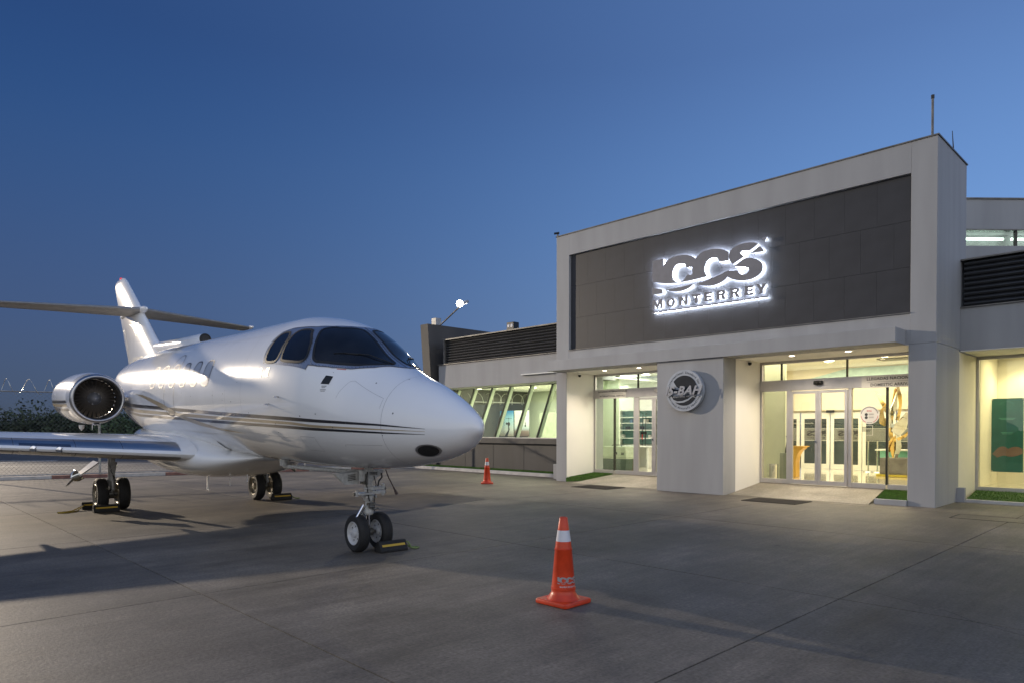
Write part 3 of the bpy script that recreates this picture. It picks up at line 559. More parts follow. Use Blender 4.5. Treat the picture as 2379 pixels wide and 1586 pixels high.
# ================================================================== SIGNS
LOGO = {'upper': ([(-1.43, 0.422), (-1.13, 0.426), (-1.126, 0.231), (-1.036, 0.345), (-0.869, 0.411), (-0.686, 0.426), (-0.505, 0.406), (-0.345, 0.356), (-0.231, 0.269), (-0.136, 0.357), (0.019, 0.413), (0.188, 0.42), (0.322, 0.401), (0.487, 0.349), (0.611, 0.269), (0.612, 0.078), (0.398, 0.086), (0.373, 0.101), (0.339, 0.172), (0.239, 0.213), (0.138, 0.208), (0.054, 0.154), (0.003, 0.056), (-0.01, -0.034), (0.021, -0.132), (0.081, -0.199), (-0.047, -0.208), (-0.396, -0.228), (-0.756, -0.228), (-1.128, -0.188), (-1.434, -0.089)],
 [(-0.318, 0.091), (-0.477, 0.098), (-0.496, 0.172), (-0.576, 0.209), (-0.685, 0.228), (-0.776, 0.204), (-0.849, 0.121), (-0.873, 0.013), (-0.858, -0.101), (-0.793, -0.183), (-0.665, -0.213), (-0.539, -0.19), (-0.477, -0.114), (-0.464, -0.077), (-0.317, -0.092)]),
 'supper': ([(0.621, 0.264), (0.73, 0.348), (0.904, 0.396), (1.091, 0.393), (1.23, 0.366), (1.313, 0.32), (1.126, 0.2), (1.03, 0.225), (0.92, 0.231), (0.892, 0.192), (0.937, 0.14), (0.999, 0.106), (0.715, -0.025), (0.622, 0.076)], None),
 'wedge': ([(1.136, 0.143), (1.349, 0.262), (1.405, 0.206), (1.442, 0.13)], None),
 'slower': ([(1.015, 0.071), (0.78, -0.062), (0.764, -0.084), (0.938, -0.118), (1.079, -0.171), (1.107, -0.22), (1.064, -0.286), (0.97, -0.303), (0.876, -0.27), (0.831, -0.181), (0.636, -0.167), (0.611, -0.145), (0.374, -0.222), (0.056, -0.29), (-0.211, -0.327), (-0.15, -0.359), (-0.046, -0.398), (0.124, -0.435), (0.326, -0.423), (0.507, -0.36), (0.58, -0.289), (0.685, -0.358), (0.845, -0.413), (1.018, -0.442), (1.188, -0.429), (1.325, -0.371), (1.4, -0.297), (1.417, -0.214), (1.406, -0.125), (1.323, -0.039), (1.17, 0.036)], None),
 'crescent': ([(-1.052, -0.344), (-0.756, -0.347), (-0.29, -0.322), (-0.395, -0.392), (-0.538, -0.434), (-0.719, -0.44), (-0.884, -0.413)], None),
 'foot': ([(-1.434, -0.236), (-1.146, -0.327), (-1.142, -0.428), (-1.437, -0.416)], None),
 'star': ([(1.396, 0.423), (1.508, 0.432), (1.459, 0.342), (1.434, 0.384)], None)}
LG = {k: poly_geo([smoothloop(o)] + ([smoothloop(h)] if h else []), .5) for k, (o, h) in LOGO.items()}
def fine(V, F, d):
    import bmesh
    me = bpy.data.meshes.new('t'); me.from_pydata([tuple(v) for v in V], [], F); b = bmesh.new(); b.from_mesh(me)
    bmesh.ops.triangulate(b, faces=b.faces[:])
    for _ in range(5):
        E = [e for e in b.edges if e.calc_length() > d]
        if not E: break
        bmesh.ops.subdivide_edges(b, edges=E, cuts=1, use_grid_fill=False); bmesh.ops.triangulate(b, faces=[f for f in b.faces if len(f.verts) > 3])
    b.verts.index_update(); V = [tuple(v.co) for v in b.verts]; F = [tuple(v.index for v in f.verts) for f in b.faces]; b.free(); bpy.data.meshes.remove(me); return V, F
def logo_mesh(m, f, keys=None):
    for k in (keys or LG):
        V, F = LG[k]; m.add([f(*v) for v in V], F)
    return m
sg = Thing('illuminated_sign', 'backlit dark metal ICCS MONTERREY lettering with white glow on the dark panel', 'sign', (-4.75, .08, 5.2), FB)
nm = {'upper': 'logo_letter', 'supper': 'logo_letter', 'wedge': 'logo_letter', 'slower': 'logo_letter', 'crescent': 'logo_swoosh', 'foot': 'logo_letter', 'star': 'logo_star'}
def shrink(V, s):   # glowing body a touch smaller than its face
    xs = [v[0] for v in V]; ys = [v[1] for v in V]; cx = (min(xs) + max(xs)) / 2; cy = (min(ys) + max(ys)) / 2
    sx_ = max(.1, 1 - s / max(.02, (max(xs) - min(xs)) / 2)); sy_ = max(.1, 1 - s / max(.02, (max(ys) - min(ys)) / 2))
    return [(cx + (x - cx) * sx_, cy + (y - cy) * sy_, z) for x, y, z in V]
for k, (V, F) in LG.items():
    face = M().add([(-4.75 + x, -.035 - z * .024, 5.2 + y) for x, y, z in V], F); fo = sg.part(nm[k], face, SIGNF)
    body = M().add([(-4.75 + x, .000 - z * .040, 5.2 + y) for x, y, z in shrink(V, .006)], F); sg.part('glowing_return', body, SIGNL, fo)
    sg.part('led_module', M().add([(-4.75 + x, .022 - z * .002, 5.2 + y) for x, y, z in shrink(V, .02)], F), SIGNLED, fo)
s_ = .27
GLY = {'M': [[(0, 0), (0, 1), (.40, 1), (.62, .45), (.84, 1), (1.24, 1), (1.24, 0), (.97, 0), (.97, .66), (.74, 0), (.50, 0), (.27, .66), (.27, 0)]],
 'O': [arc_ for arc_ in ([(.5 + .5 * math.cos(2 * math.pi * k / 32), .5 + .52 * math.sin(2 * math.pi * k / 32)) for k in range(32)], [(.5 + .22 * math.cos(-2 * math.pi * k / 32), .5 + .28 * math.sin(-2 * math.pi * k / 32)) for k in range(32)])],
 'N': [[(0, 0), (0, 1), (.30, 1), (.72, .42), (.72, 1), (1, 1), (1, 0), (.72, 0), (.28, .60), (.28, 0)]],
 'T': [[(0, .76), (0, 1), (.92, 1), (.92, .76), (.61, .76), (.61, 0), (.31, 0), (.31, .76)]],
 'E': [[(0, 0), (0, 1), (.86, 1), (.86, .78), (.30, .78), (.30, .62), (.80, .62), (.80, .40), (.30, .40), (.30, .22), (.88, .22), (.88, 0)]],
 'R': [[(0, 0), (0, 1), (.60, 1), (.78, .97), (.90, .86), (.93, .70), (.88, .54), (.74, .46), (.98, 0), (.66, 0), (.44, .42), (.30, .42), (.30, 0)], [(.30, .62), (.30, .80), (.54, .80), (.63, .76), (.63, .66), (.54, .62)]],
 'Y': [[(0, 1), (.33, 1), (.53, .64), (.73, 1), (1.06, 1), (.68, .42), (.68, 0), (.38, 0), (.38, .42)]]}
for ch, x in zip('MONTERREY', (-1.45, -1.04, -.69, -.33, -.02, .30, .64, .99, 1.25)):
    V, F = poly_geo(GLY[ch], .5); hh = .215; ww = .226
    fo = sg.part('letter', M().add([(-4.75 + x + vx * ww, -.002 - z * .02, 5.2 - .775 + vy * hh) for vx, vy, z in V], F), SIGNF)
    V = shrink(V, .06); sg.part('glowing_return', M().add([(-4.75 + x + vx * ww, .022 - z * .025, 5.2 - .775 + vy * hh) for vx, vy, z in V], F), SIGNLR, fo)
    sg.part('led_module', M().add([(-4.75 + x + vx * ww, .038 - z * .002, 5.2 - .775 + vy * hh) for vx, vy, z in shrink(V, .04)], F), SIGNLED, fo)
fo = sg.part('underline', M().box(-6.19, -3.21, -.045, -.025, 4.318, 4.352), SIGNF); sg.part('glowing_return', M().box(-6.18, -3.22, -.022, .018, 4.322, 4.346), SIGNLR, fo); sg.part('led_module', M().box(-6.17, -3.23, .023, .026, 4.322, 4.344), SIGNLED, fo)
# round emblem on the middle pillar
EX, EZ = -4.885, 2.345
em = Thing('round_emblem', 'round grey and dark IS-BAH emblem standing off the middle pillar', 'sign', (EX, -.60, EZ), FB)
def Em(x, y, d): return (EX + x, -.68 - d, EZ + y)
em.part('disc', M().lathe([(0, .1), (.475, .1), (.475, 0), (0, 0)], (EX, -.68, EZ), (0, 1, 0), 64), RINGG, smooth='auto')
em.part('stand_off', M().cyl((EX - .2, -.58, EZ), (EX - .2, -.55, EZ), .04).cyl((EX + .2, -.58, EZ), (EX + .2, -.55, EZ), .04), ALU)
def arc(r, a0, a1, n): return [(r * math.cos(a0 + (a1 - a0) * k / n), r * math.sin(a0 + (a1 - a0) * k / n)) for k in range(n + 1)]
def flat(m, L, d, th=.006):
    V, F = poly_geo([L], .5); m.add([Em(x, y, d + (z + .5) * th) for x, y, z in V], F); return m
r_ = .345
top = arc(r_, R(-12), R(142), 40) + [(-.20, .10), (-.10, .04), (-.02, .05), (-.10, .02), (-.22, .04), (-.335, .10)] + arc(r_, R(164), R(186), 4) + [(.345, -.05)]
em.part('emblem_field', flat(M(), top, .001), NAVY)
em.part('emblem_field', flat(M(), [(-.345, -.09), (-.20, -.125), (-.05, -.12), (.16, -.07), (.34, -.06)] + arc(r_, R(-12), R(-28), 5) + [(.20, -.115), (.10, -.19), (-.05, -.235), (-.17, -.24), (-.28, -.20)], .001), NAVY)
em.part('emblem_field', flat(M(), [(-.235, -.262), (-.12, -.28), (.0, -.27), (.12, -.225), (.22, -.15), (.30, -.17)] + arc(r_, R(-34), R(-128), 24), .001), NAVY)
V, F = text_geo('IS-BAH', .27, bold=.009, extrude=.5, shear=.35, space=1.06); em.part('letters', M().add([Em(x * 1.1 - .02, y - .01, .05 + z * .022) for x, y, z in V], F), SILV)
for xx in (-.36, -.1, .15, .33): em.part('pin', M().cyl(Em(xx, -.02, 0), Em(xx, -.02, .045), .008, n=6), BLACK)
V, F = text_geo('REGISTERED COMPANY', .058, bold=.001, space=1.05); em.part('lettering', M().add([Em(x * 1.0 + .03, y - .128 + .05 * x, .009) for x, y, z in V], F), SILV)
rt_ = M()
def ringtext(s, rad, amid, step, up=1):
    n = len(s)
    for k, ch in enumerate(s):
        if ch == ' ': continue
        V, F = text_geo(ch, .072, bold=.0008); a = amid - up * (k - (n - 1) / 2) * step; ca, sa = math.cos(a - up * math.pi / 2), math.sin(a - up * math.pi / 2)
        em.part('ring_letter', M().add([Em(rad * math.cos(a) + x * ca - y * sa, rad * math.sin(a) + x * sa + y * ca, .003) for x, y, z in V], F), NAVY)
ringtext('International Standard for', .408, R(92), .098); ringtext('Business Aircraft Handling', .408, R(-90), .098, -1)
# arrivals boards
def board(x0, x1, z0, z1, y, lines, label, sizes):
    t = Thing('arrivals_sign', label, 'sign', ((x0 + x1) / 2, y, z0), FB, group='arrivals boards over the entrances')
    t.part('board', M().box(x0, x1, y - .012, y, z0, z1), SIGNW, bevel=.002); m = M(); cx = (x0 + x1) / 2; zc = (z0 + z1) / 2
    for s, dz, sz in zip(lines, (.065, -.065), sizes):
        V, F = text_geo(s, sz, bold=.0022, space=1.05); m.add([(cx + vx, y - .0135, zc + dz + vy) for vx, vy, _ in V], F)
    m.box(cx - (x1 - x0) * .40, cx + (x1 - x0) * .40, y - .0145, y - .0125, zc - .002, zc + .002); t.part('lettering', m, INK)
board(-1.69, -.49, 2.335, 2.585, 1.188, ('LLEGADAS NACIONALES', 'DOMESTIC ARRIVALS'), 'white board reading LLEGADAS NACIONALES and DOMESTIC ARRIVALS', (.086, .086))
board(-8.81, -7.88, 2.335, 2.605, 1.188, ('LLEGADAS INTERNACIONALES', 'INTERNATIONAL ARRIVALS'), 'white board reading LLEGADAS INTERNACIONALES and INTERNATIONAL ARRIVALS', (.070, .070))
# round notice and outlined notice on the lobby glass
nt_ = Thing('round_notice', 'round white notice with red arc stuck on the lobby glass', 'notice', (-1.546, 1.23, 1.764), FB)
nt_.part('disc', M().lathe([(0, 0), (.195, 0), (.195, .006), (0, .006)], (-1.546, 1.232, 1.764), (0, 1, 0), 40), SIGNW)
def ring(m, cx, cz, y, r0, r1, a0, a1, n=24):
    V = []; 
    for k in range(n + 1):
        a = a0 + (a1 - a0) * k / n; V += [(cx + r0 * math.cos(a), y, cz + r0 * math.sin(a)), (cx + r1 * math.cos(a), y, cz + r1 * math.sin(a))]
    return m.add(V, [(2 * k, 2 * k + 1, 2 * k + 3, 2 * k + 2) for k in range(n)])
nt_.part('red_arc', ring(ring(M(), -1.546, 1.764, 1.2305, .163, .173, R(185), R(245)), -1.546, 1.764, 1.2305, .163, .173, R(295), R(355)), RED)
mk = M()
for k in range(34):
    a = R(12 + k * 4.7); ring(mk, -1.546, 1.764, 1.2305, .158, .178, a, a + R(2.9), 2)
for k in range(8): a = R(254 + k * 4.3); ring(mk, -1.546, 1.764, 1.2305, .160, .174, a, a + R(2.8), 2)
for dz in (.01, -.055): mk.lathe([(0, 0), (.032, 0)], (-1.61, 1.2305, 1.764 + dz), (0, 1, 0), 16)
for dz in (.02, .002, -.045, -.063): mk.box(-1.56, -1.46, 1.2302, 1.2308, 1.764 + dz, 1.770 + dz)
nt_.part('print', mk, INK); lg = M(); logo_mesh(lg, lambda x, y, z: (-1.55 + x * .034, 1.2302 - z * .0005, 1.764 + .085 + y * .034)); nt_.part('logo', lg, RED)
no = Thing('glass_notice', 'square outlined notice with dark print below the round notice', 'notice', (-1.61, 1.24, 1.34), FB)
f_ = M()
for a, b, c, d in ((-1.74, -1.48, 1.535, 1.542), (-1.74, -1.48, 1.33, 1.337), (-1.74, -1.733, 1.337, 1.535), (-1.487, -1.48, 1.337, 1.535)): f_.box(a, b, 1.238, 1.242, c, d)
no.part('outline', f_, SIGNW); f_ = M()
for k in range(5): f_.box(-1.70, -1.54 + .02 * (k % 2), 1.238, 1.242, 1.50 - k * .022, 1.512 - k * .022)
no.part('print', f_, INK)

# ================================================================== INTERIORS
RM = []
def room(label, x0, x1, y0, y1, z0, z1, wall, floor=FLOORI, openl=False):
    r0 = tp_('room_floor', M().box(x0, x1, y0, y1, z0 - .05, z0), floor)
    tp_('room_ceiling', M().box(x0, x1, y0 + .05, y1, z1, z1 + .03), WHITEW)
    tp_('room_wall', M().box(x0 - .05, x0, y0, y1, z0, z1), wall); tp_('room_wall', M().box(x1, x1 + .05, y0, y1, z0, z1), wall)
# international room
tp_('room_floor', M().box(-9.45, -5.75, 1.5, 5.3, .146, .196).box(-12.4, -9.45, 1.95, 5.3, .146, .196), FLOORI)
tp_('room_ceiling', M().box(-12.4, -5.75, 1.55, 5.3, 3.25, 3.28), WHITEW); tp_('room_wall', M().box(-5.75, -5.70, 1.5, 5.3, .196, 3.25), CREAMG)
def wallseg(a, b, z0, z1, mt, w=.04):
    d = Vector((b[0] - a[0], b[1] - a[1], 0)).normalized(); n = Vector((-d.y, d.x, 0)) * w; A = Vector((*a, 0)); B_ = Vector((*b, 0))
    q = [A - n, B_ - n, B_ + n, A + n]; tp_('room_wall', M().hexa([(p.x, p.y, z0) for p in q], [(p.x, p.y, z1) for p in q]), mt)
wallseg((-9.40, 1.5), (-9.40, 1.84), .196, 3.25, CREAMG); wallseg((-9.44, 1.89), (-13.20, 6.58), .196, 3.05, CREAMG); wallseg((-10.50, 3.36), (-9.72, 3.36), .196, 3.24, CREAMG); wallseg((-12.1, 5.33), (-5.75, 5.33), .196, 3.24, WHITEW)
area(-7.9, 3.4, 3.2, 3.0, 2.2, 120, (1, .98, .88)); area(-9.7, 2.6, 3.02, .5, .5, 30, (.95, 1, .84)); area(-10.6, 4.4, 3.2, 1.0, .8, 34, (1, 1, .92))
for x, y in ((-9.3, 4.2), (-8.4, 4.8), (-7.4, 3.2), (-8.9, 3.1)): tp_('ceiling_lamp', M().lathe([(0, 0), (.11, 0), (.12, .01)], (x, y, 3.235), (0, 0, 1), 16), LED_I)
# lobby
room('d', -6.9, -.5, 1.50, 8.05, .196, 3.4, CREAM)
tp_('room_wall', M().box(-6.9, -4.13, 2.95, 3.0, .196, 3.4), CREAMG)
area(-3.4, 3.4, 3.35, 4.4, 2.6, 190, (1, .88, .64)); area(-3.9, 6.6, 3.35, 4.0, 1.8, 120, (1, .88, .64))
for x, y in ((-4.02, 5.5), (-3.6, 5.0), (-2.55, 5.35), (-2.11, 5.0), (-3.0, 3.1)): tp_('ceiling_lamp', M().lathe([(0, 0), (.13, 0), (.14, .01)], (x, y, 3.385), (0, 0, 1), 16), LED_I)
tp_('air_grille', M().box(-2.9, -1.9, 5.9, 6.5, 3.37, 3.39), FLASH)
# rear glass doors of the lobby
RD = tp_('rear_screen', M().box(-6.85, -.5, 8.0, 8.05, 2.0, 3.4), CREAM)
tp_('blue_panel', M().add([(-6.2, 7.98, 2.95), (-1.2, 7.98, 2.95), (-1.2, 7.98, 3.36), (-4.4, 7.98, 3.36)], [(0, 1, 2, 3)]), mat('pale_blue_wall', (.45, .62, .62), .7), RD)
tp_('header', M().box(-6.85, -.5, 7.86, 8.0, 2.06, 2.16), CREAM, RD)
xs_ = [(-6.30, -5.86), (-5.81, -4.905), (-4.875, -3.95), (-3.93, -3.0), (-2.96, -2.1), (-2.06, -1.2)]
for a, b in xs_:
    w = .10
    tp_('rear_door_frame', M().box(a, a + w, 7.93, 7.99, .2, 1.99).box(b - w, b, 7.93, 7.99, .2, 1.99).box(a + w, b - w, 7.93, 7.99, .2, .36).box(a + w, b - w, 7.93, 7.99, 1.80, 1.99), WHITEW, RD)
    tp_('rear_pane', M().box(a + w, b - w, 7.955, 7.965, .36, 1.80), NIGHT, RD)
    tp_('frosted_band', M().box(a + w, b - w, 7.946, 7.953, 1.13, 1.46), mat('frosted_film', (.20, .21, .20), .6) if a == xs_[0][0] else bpy.data.materials['frosted_film'], RD)
    tp_('band_line', M().box(a + w, b - w, 7.944, 7.953, 1.475, 1.487).box(a + w, b - w, 7.944, 7.953, 1.10, 1.112), WHITEW, RD)
for cx in (-5.33, -4.36):
    m = M(); logo_mesh(m, lambda x, y, z: (cx - x * .21, 7.940 - z * .002, 1.34 + y * .21)); V, F = text_geo('MONTERREY', .085, bold=.001, space=1.2); m.add([(cx - x, 7.940, 1.185 + y) for x, y, z in V], F); tp_('reversed_logo', m, INK, RD)
tp_('door_sensor', M().cyl((-4.98, 7.86, 2.03), (-4.75, 7.86, 2.03), .04, n=12), BLACK, RD)
V, F = text_geo('AEROPUERTO INTERNACIONAL', .055, space=1.1); tp_('reversed_lettering', M().add([(-5.85 - x, 7.942, 1.66 + y) for x, y, z in V], F), WHITEW, RD)
# furniture
pd = Thing('podium', 'yellow wooden podium with flared top behind the left glass door', 'podium', (-4.0, 3.48, .2), FB)
pf = [(-4.12, .2), (-4.03, .2), (-4.03, .62), (-4.00, .78), (-3.93, .90), (-3.83, .97), (-3.83, 1.0), (-4.12, 1.0)]
pd.part('stand', M().loft([[(x, 3.36, z) for x, z in pf], [(x, 3.6, z) for x, z in pf]]), WOODY); pd.part('top', M().box(-4.14, -3.80, 3.30, 3.66, 1.002, 1.025), WOODY, bevel=.004)
um = Thing('umbrella', 'closed red and white umbrella leaning by the podium', 'umbrella', (-4.03, 3.1, .2), FB)
um.part('canopy', M().tube([(-4.04, 3.12, .26), (-4.05, 3.14, .45), (-4.09, 3.17, .66)], [.03, .045, .015], n=8), SIGNW, smooth=True); um.part('stripe', M().tube([(-4.01, 3.08, .28), (-4.02, 3.09, .5)], .01, n=5).tube([(-4.075, 3.09, .30), (-4.07, 3.10, .55)], .01, n=5), RED); um.part('handle', M().tube([(-4.09, 3.17, .66), (-4.10, 3.18, .8)], .008, n=6), BLACK)
b1 = Thing('waste_bin', 'round steel bin inside the lobby glass, left of the door', 'bin', (-4.25, 2.5, .2), FB); b1.part('body', M().lathe([(0, 0), (.13, 0), (.13, .36), (.12, .36), (.12, .33), (0, .33)], (-4.25, 2.5, .2), (0, 0, 1), 24), STEEL, smooth=True); b1.part('rim', M().lathe([(.133, .34), (.136, .355), (.133, .37)], (-4.25, 2.5, .2), (0, 0, 1), 24), JCHROME, smooth=True)
b2 = Thing('umbrella_stand', 'tall grey-green stand with a dark umbrella beside the steel bin', 'stand', (-4.02, 2.7, .2), FB); b2.part('body', M().box(-4.12, -3.92, 2.6, 2.8, .2, .86), mat('grey_green', (.22, .26, .2), .5), bevel=.01); b2.part('dark_umbrella', M().tube([(-4.0, 2.7, .86), (-3.98, 2.7, .98), (-3.96, 2.7, 1.22), (-4.0, 2.7, 1.29)], [.03, .035, .02, .01], n=8), BLACK, smooth=True)
# sculpture
sp = Thing('sculpture', 'abstract gold and mirror steel sculpture of curved blades behind the lobby glass', 'sculpture', (-2.36, 5.7, .2), FB)
# placed so that it stands behind the right-hand pane; blades are twisted tapering sheets
SX, SY, K = -2.36, 5.7, 1.0
def blade(pts, ws, tw0, tw1, nrm=(0, -1, 0), th=.012):
    P = [Vector((SX + x * K, SY + y, .2 + z)) for x, y, z in pts]; V = []
    Q = []
    for i in range(len(P) - 1):
        for t in (0, .25, .5, .75): 
            a = P[max(i - 1, 0)]; b = P[i]; c = P[i + 1]; d = P[min(i + 2, len(P) - 1)]
            Q.append((.5 * ((2 * b) + (c - a) * t + (2 * a - 5 * b + 4 * c - d) * t * t + (-a + 3 * b - 3 * c + d) * t ** 3), ws[i] + (ws[i + 1] - ws[i]) * t))
    Q.append((P[-1], ws[-1])); n = len(Q); rings = []
    for i, (p, w) in enumerate(Q):
        t = (Q[min(i + 1, n - 1)][0] - Q[max(i - 1, 0)][0]).normalized(); s = t.cross(Vector(nrm)).normalized(); q = Matrix.Rotation(tw0 + (tw1 - tw0) * i / (n - 1), 3, t); s = q @ s; o = t.cross(s)
        rings.append([p - s * w + o * th, p + s * w + o * th, p + s * w - o * th, p - s * w - o * th])
    return M().loft(rings)
for args, mt in (
    (([(0, 0, 0.05), (.01, 0, .35), (-.03, 0, .75), (.03, 0, 1.1)], [.05, .035, .09, .03], .2, .9), GOLD),
    (([(.02, 0, .5), (.08, .02, .8), (.05, 0, 1.1), (-.02, 0, 1.4)], [.05, .08, .04, .09], 1.2, .2), STEEL),
    (([(-.02, 0, .8), (-.10, 0, 1.1), (-.13, .02, 1.45), (-.05, 0, 1.9), (.02, 0, 2.35)], [.03, .05, .06, .05, .07], .1, 1.3), GOLD),
    (([(-.10, 0, 1.3), (-.13, -.02, 1.6), (-.02, 0, 1.9), (.02, .02, 2.25)], [.05, .10, .09, .02], .5, 1.5), STEEL),
    (([(.05, 0, 1.5), (.12, 0, 1.85), (.10, .02, 2.15), (.03, 0, 2.5)], [.05, .03, .05, .02], .9, .1), GOLD),
    (([(-.18, 0, 1.75), (-.33, 0, 2.0), (-.50, 0, 2.3)], [.07, .045, .005], .0, .5), GOLD),
    (([(-.20, 0, 1.5), (-.30, 0, 1.45), (-.33, 0, 1.75), (-.22, 0, 1.95)], [.12, .09, .04, .01], .0, .6), GOLD),
    (([(-.06, -.02, .95), (.08, 0, 1.0), (.25, 0, 1.1), (.34, .02, 1.25)], [.05, .035, .04, .01], .3, .9), GOLD),
    (([(-.15, .0, .65), (-.07, 0, .9), (.02, 0, 1.05)], [.02, .09, .04], .9, .2), GOLD),
    (([(.02, -.04, 1.15), (.16, -.05, 1.35), (.25, 0, 1.55)], [.12, .15, .06], .2, .8), STEEL),
    (([(.08, .05, 1.3), (.22, .04, 1.5), (.3, .02, 1.7)], [.10, .12, .04], 1.0, .4), STEEL)):
    sp.part('blade', blade(*args), mt, smooth='auto')
sp.part('pedestal', M().box(SX - .28, SX + .42, SY - .3, SY + .35, .26, .70), FLASH, bevel=.01); sp.part('plinth', M().box(SX - .36, SX + .5, SY - .36, SY + .4, .2, .258), mat('ochre_plinth', (.45, .36, .04), .4), bevel=.004)
dk = Thing('reception_desk', 'white-topped reception desk with teal front behind the sculpture', 'desk', (-1.6, 6.0, .2), FB)
dk.part('front', M().box(-2.95, -.9, 6.4, 6.8, .2, .86), mat('teal_front', (.22, .55, .45), .4)); dk.part('top', M().box(-3.05, -.8, 6.3, 6.9, .862, .90), WHITEW, bevel=.004)
# round notice reception papers
single('desk_card', M().box(-2.15, -1.85, 6.45, 6.47, .901, 1.07), WHITEW, 'small white card standing on the reception desk', 'card', FB, (-2.0, 6.46, .9))
# rope barrier posts behind glass
for k, (x, lb) in enumerate(((-3.55, 'left steel post seen through the lobby glass'), (-3.3, 'middle steel post seen through the lobby glass'), (-3.05, 'right steel post seen through the lobby glass'))):
    t = Thing('barrier_post', lb, 'post', (x, 7.3, .2), FB, group='posts by the rear doors'); t.part('pole', M().cyl((x, 7.3, .215), (x, 7.3, 1.12), .022, n=10), STEEL, smooth=True); t.part('foot', M().lathe([(0, .02), (.13, .012), (.14, 0)], (x, 7.3, .2), (0, 0, 1), 20), STEEL, smooth=True)
# international room furniture
CX, CY = -.55, .55
pc = Thing('pet_crate', 'large two-tone plastic pet crate behind the green glass', 'pet crate', (-9.5, 2.95, .2), FB)
def rbox(x0, x1, y0, y1, z0, z1, ins): return M().hexa([(x0, y0, z0), (x1, y0, z0), (x1, y1, z0), (x0, y1, z0)], [(x0 + ins, y0 + ins, z1), (x1 - ins, y0 + ins, z1), (x1 - ins, y1 - ins, z1), (x0 + ins, y1 - ins, z1)])
pc.part('lower_tray', M().hexa([(-9.98, 2.66, .2), (-8.98, 2.66, .2), (-8.98, 3.2, .2), (-9.98, 3.2, .2)], [(-10.03, 2.62, .55), (-8.92, 2.62, .55), (-8.92, 3.24, .55), (-10.03, 3.24, .55)]), mat('crate_dark', (.05, .08, .06), .5), bevel=.02)
pc.part('upper_shell', rbox(-10.03, -8.92, 2.62, 3.24, .575, .93, .08), mat('crate_beige', (.42, .45, .34), .55), bevel=.03); pc.part('rim', M().box(-10.05, -8.90, 2.60, 3.26, .55, .575), mat('crate_rim', (.48, .5, .40), .5))
pc.part('vent', M().box(-9.40, -9.35, 2.63, 2.645, .68, .76).box(-9.32, -9.27, 2.63, 2.645, .68, .76).box(-9.12, -9.02, 2.63, 2.645, .68, .70).box(-9.12, -9.02, 2.63, 2.645, .72, .74), GROUT); pc.part('handle', M().tube([(-9.7, 2.93, .93), (-9.65, 2.93, .97), (-9.35, 2.93, .97), (-9.3, 2.93, .93)], .012, n=8), GROUT)
sh = Thing('shelf_unit', 'white shelving with teal back panel seen through the international door', 'shelves', (-10.2, 5.2, .2), FB)
sh.part('back', M().box(-11.0, -9.2, 5.25, 5.28, .95, 2.12), mat('teal_grey', (.20, .36, .36), .6))
for z in (1.14, 1.42, 1.66, 1.86, 2.10): sh.part('shelf', M().box(-11.0, -9.2, 4.98, 5.249, z, z + .03), WHITEW)
sh.part('upright', M().box(-11.04, -11.0, 4.98, 5.28, .2, 2.16).box(-9.2, -9.16, 4.98, 5.28, .2, 2.16), WHITEW)
bk = random.Random(4)
for k in range(9):
    z = (1.17, 1.45, 1.69)[k % 3]; x = -10.9 + .19 * k; w = bk.uniform(.05, .12); h = bk.uniform(.10, .17)
    single('box_file', M().box(x, x + w, 5.02, 5.2, z + .001, z + h), (SIGNW, NAVY, mat('file_blue', (.12, .2, .35), .6) if k == 2 else SIGNW)[k % 3], ('pale', 'dark', 'blue or pale')[k % 3] + ' box file on the white shelving, number ' + ('one', 'two', 'three', 'four', 'five', 'six', 'seven', 'eight', 'nine')[k] + ' from the left', 'box file', FB, (x, 5.1, z), group='box files on the shelving')
dk2 = Thing('desk', 'white office desk behind the international arrivals door', 'desk', (-9.7, 4.6, .2), FB)
dk2.part('top', M().box(-10.6, -8.7, 4.3, 4.9, .87, .91), WHITEW, bevel=.004)
for x in (-10.55, -9.35): dk2.part('leg', M().box(x, x + .07, 4.33, 4.87, .2, .869), mat('desk_leg', (.55, .56, .5), .6) if x < -10 else WHITEW)
dk2.part('modesty_panel', M().box(-10.48, -9.35, 4.80, 4.83, .45, .869), WHITEW)
ch = Thing('office_chair', 'black folding chair pushed under the white desk', 'chair', (-9.9, 4.2, .2), FB)
ch.part('seat', M().box(-10.1, -9.75, 4.1, 4.45, .56, .59), BLACK, bevel=.01); ch.part('backrest', M().obox((-10.0, 4.0, .72), (1, 0, 0), (0, 1, .2), (0, -.2, 1), .17, .012, .12), BLACK)
for a, b in (((-10.1, 4.0, .2), (-9.78, 4.4, .58)), ((-9.75, 4.0, .2), (-10.05, 4.4, .58))): ch.part('leg', M().tube([a, b], .011, n=6), BLACK)
single('paper_sheets', M().hexa([(-10.2, 4.4, .911), (-9.9, 4.38, .911), (-9.88, 4.6, .911), (-10.18, 4.62, .911)], [(-10.2, 4.4, .925), (-9.9, 4.38, .925), (-9.88, 4.6, .93), (-10.18, 4.62, .93)]), WHITEW, 'loose white papers lying on the white office desk', 'papers', FB, (-10, 4.5, .911))
for x, c, lb in ((-9.78, RED, 'dark rod with red grip standing on the white desk'), (-9.66, BLACK, 'dark rod with black grip standing on the white desk')):
    t = Thing('barrier_rod', lb, 'rod', (x, 4.7, .91), FB); t.part('rod', M().tube([(x, 4.7, .912), (x + .03, 4.7, 2.0)], .012, n=6), BLACK); t.part('grip', M().cyl((x, 4.7, 1.12), (x + .003, 4.7, 1.3), .02, n=8), c); t.part('clamp', M().box(x - .04, x + .04, 4.67, 4.73, 1.3, 1.38), BLACK)
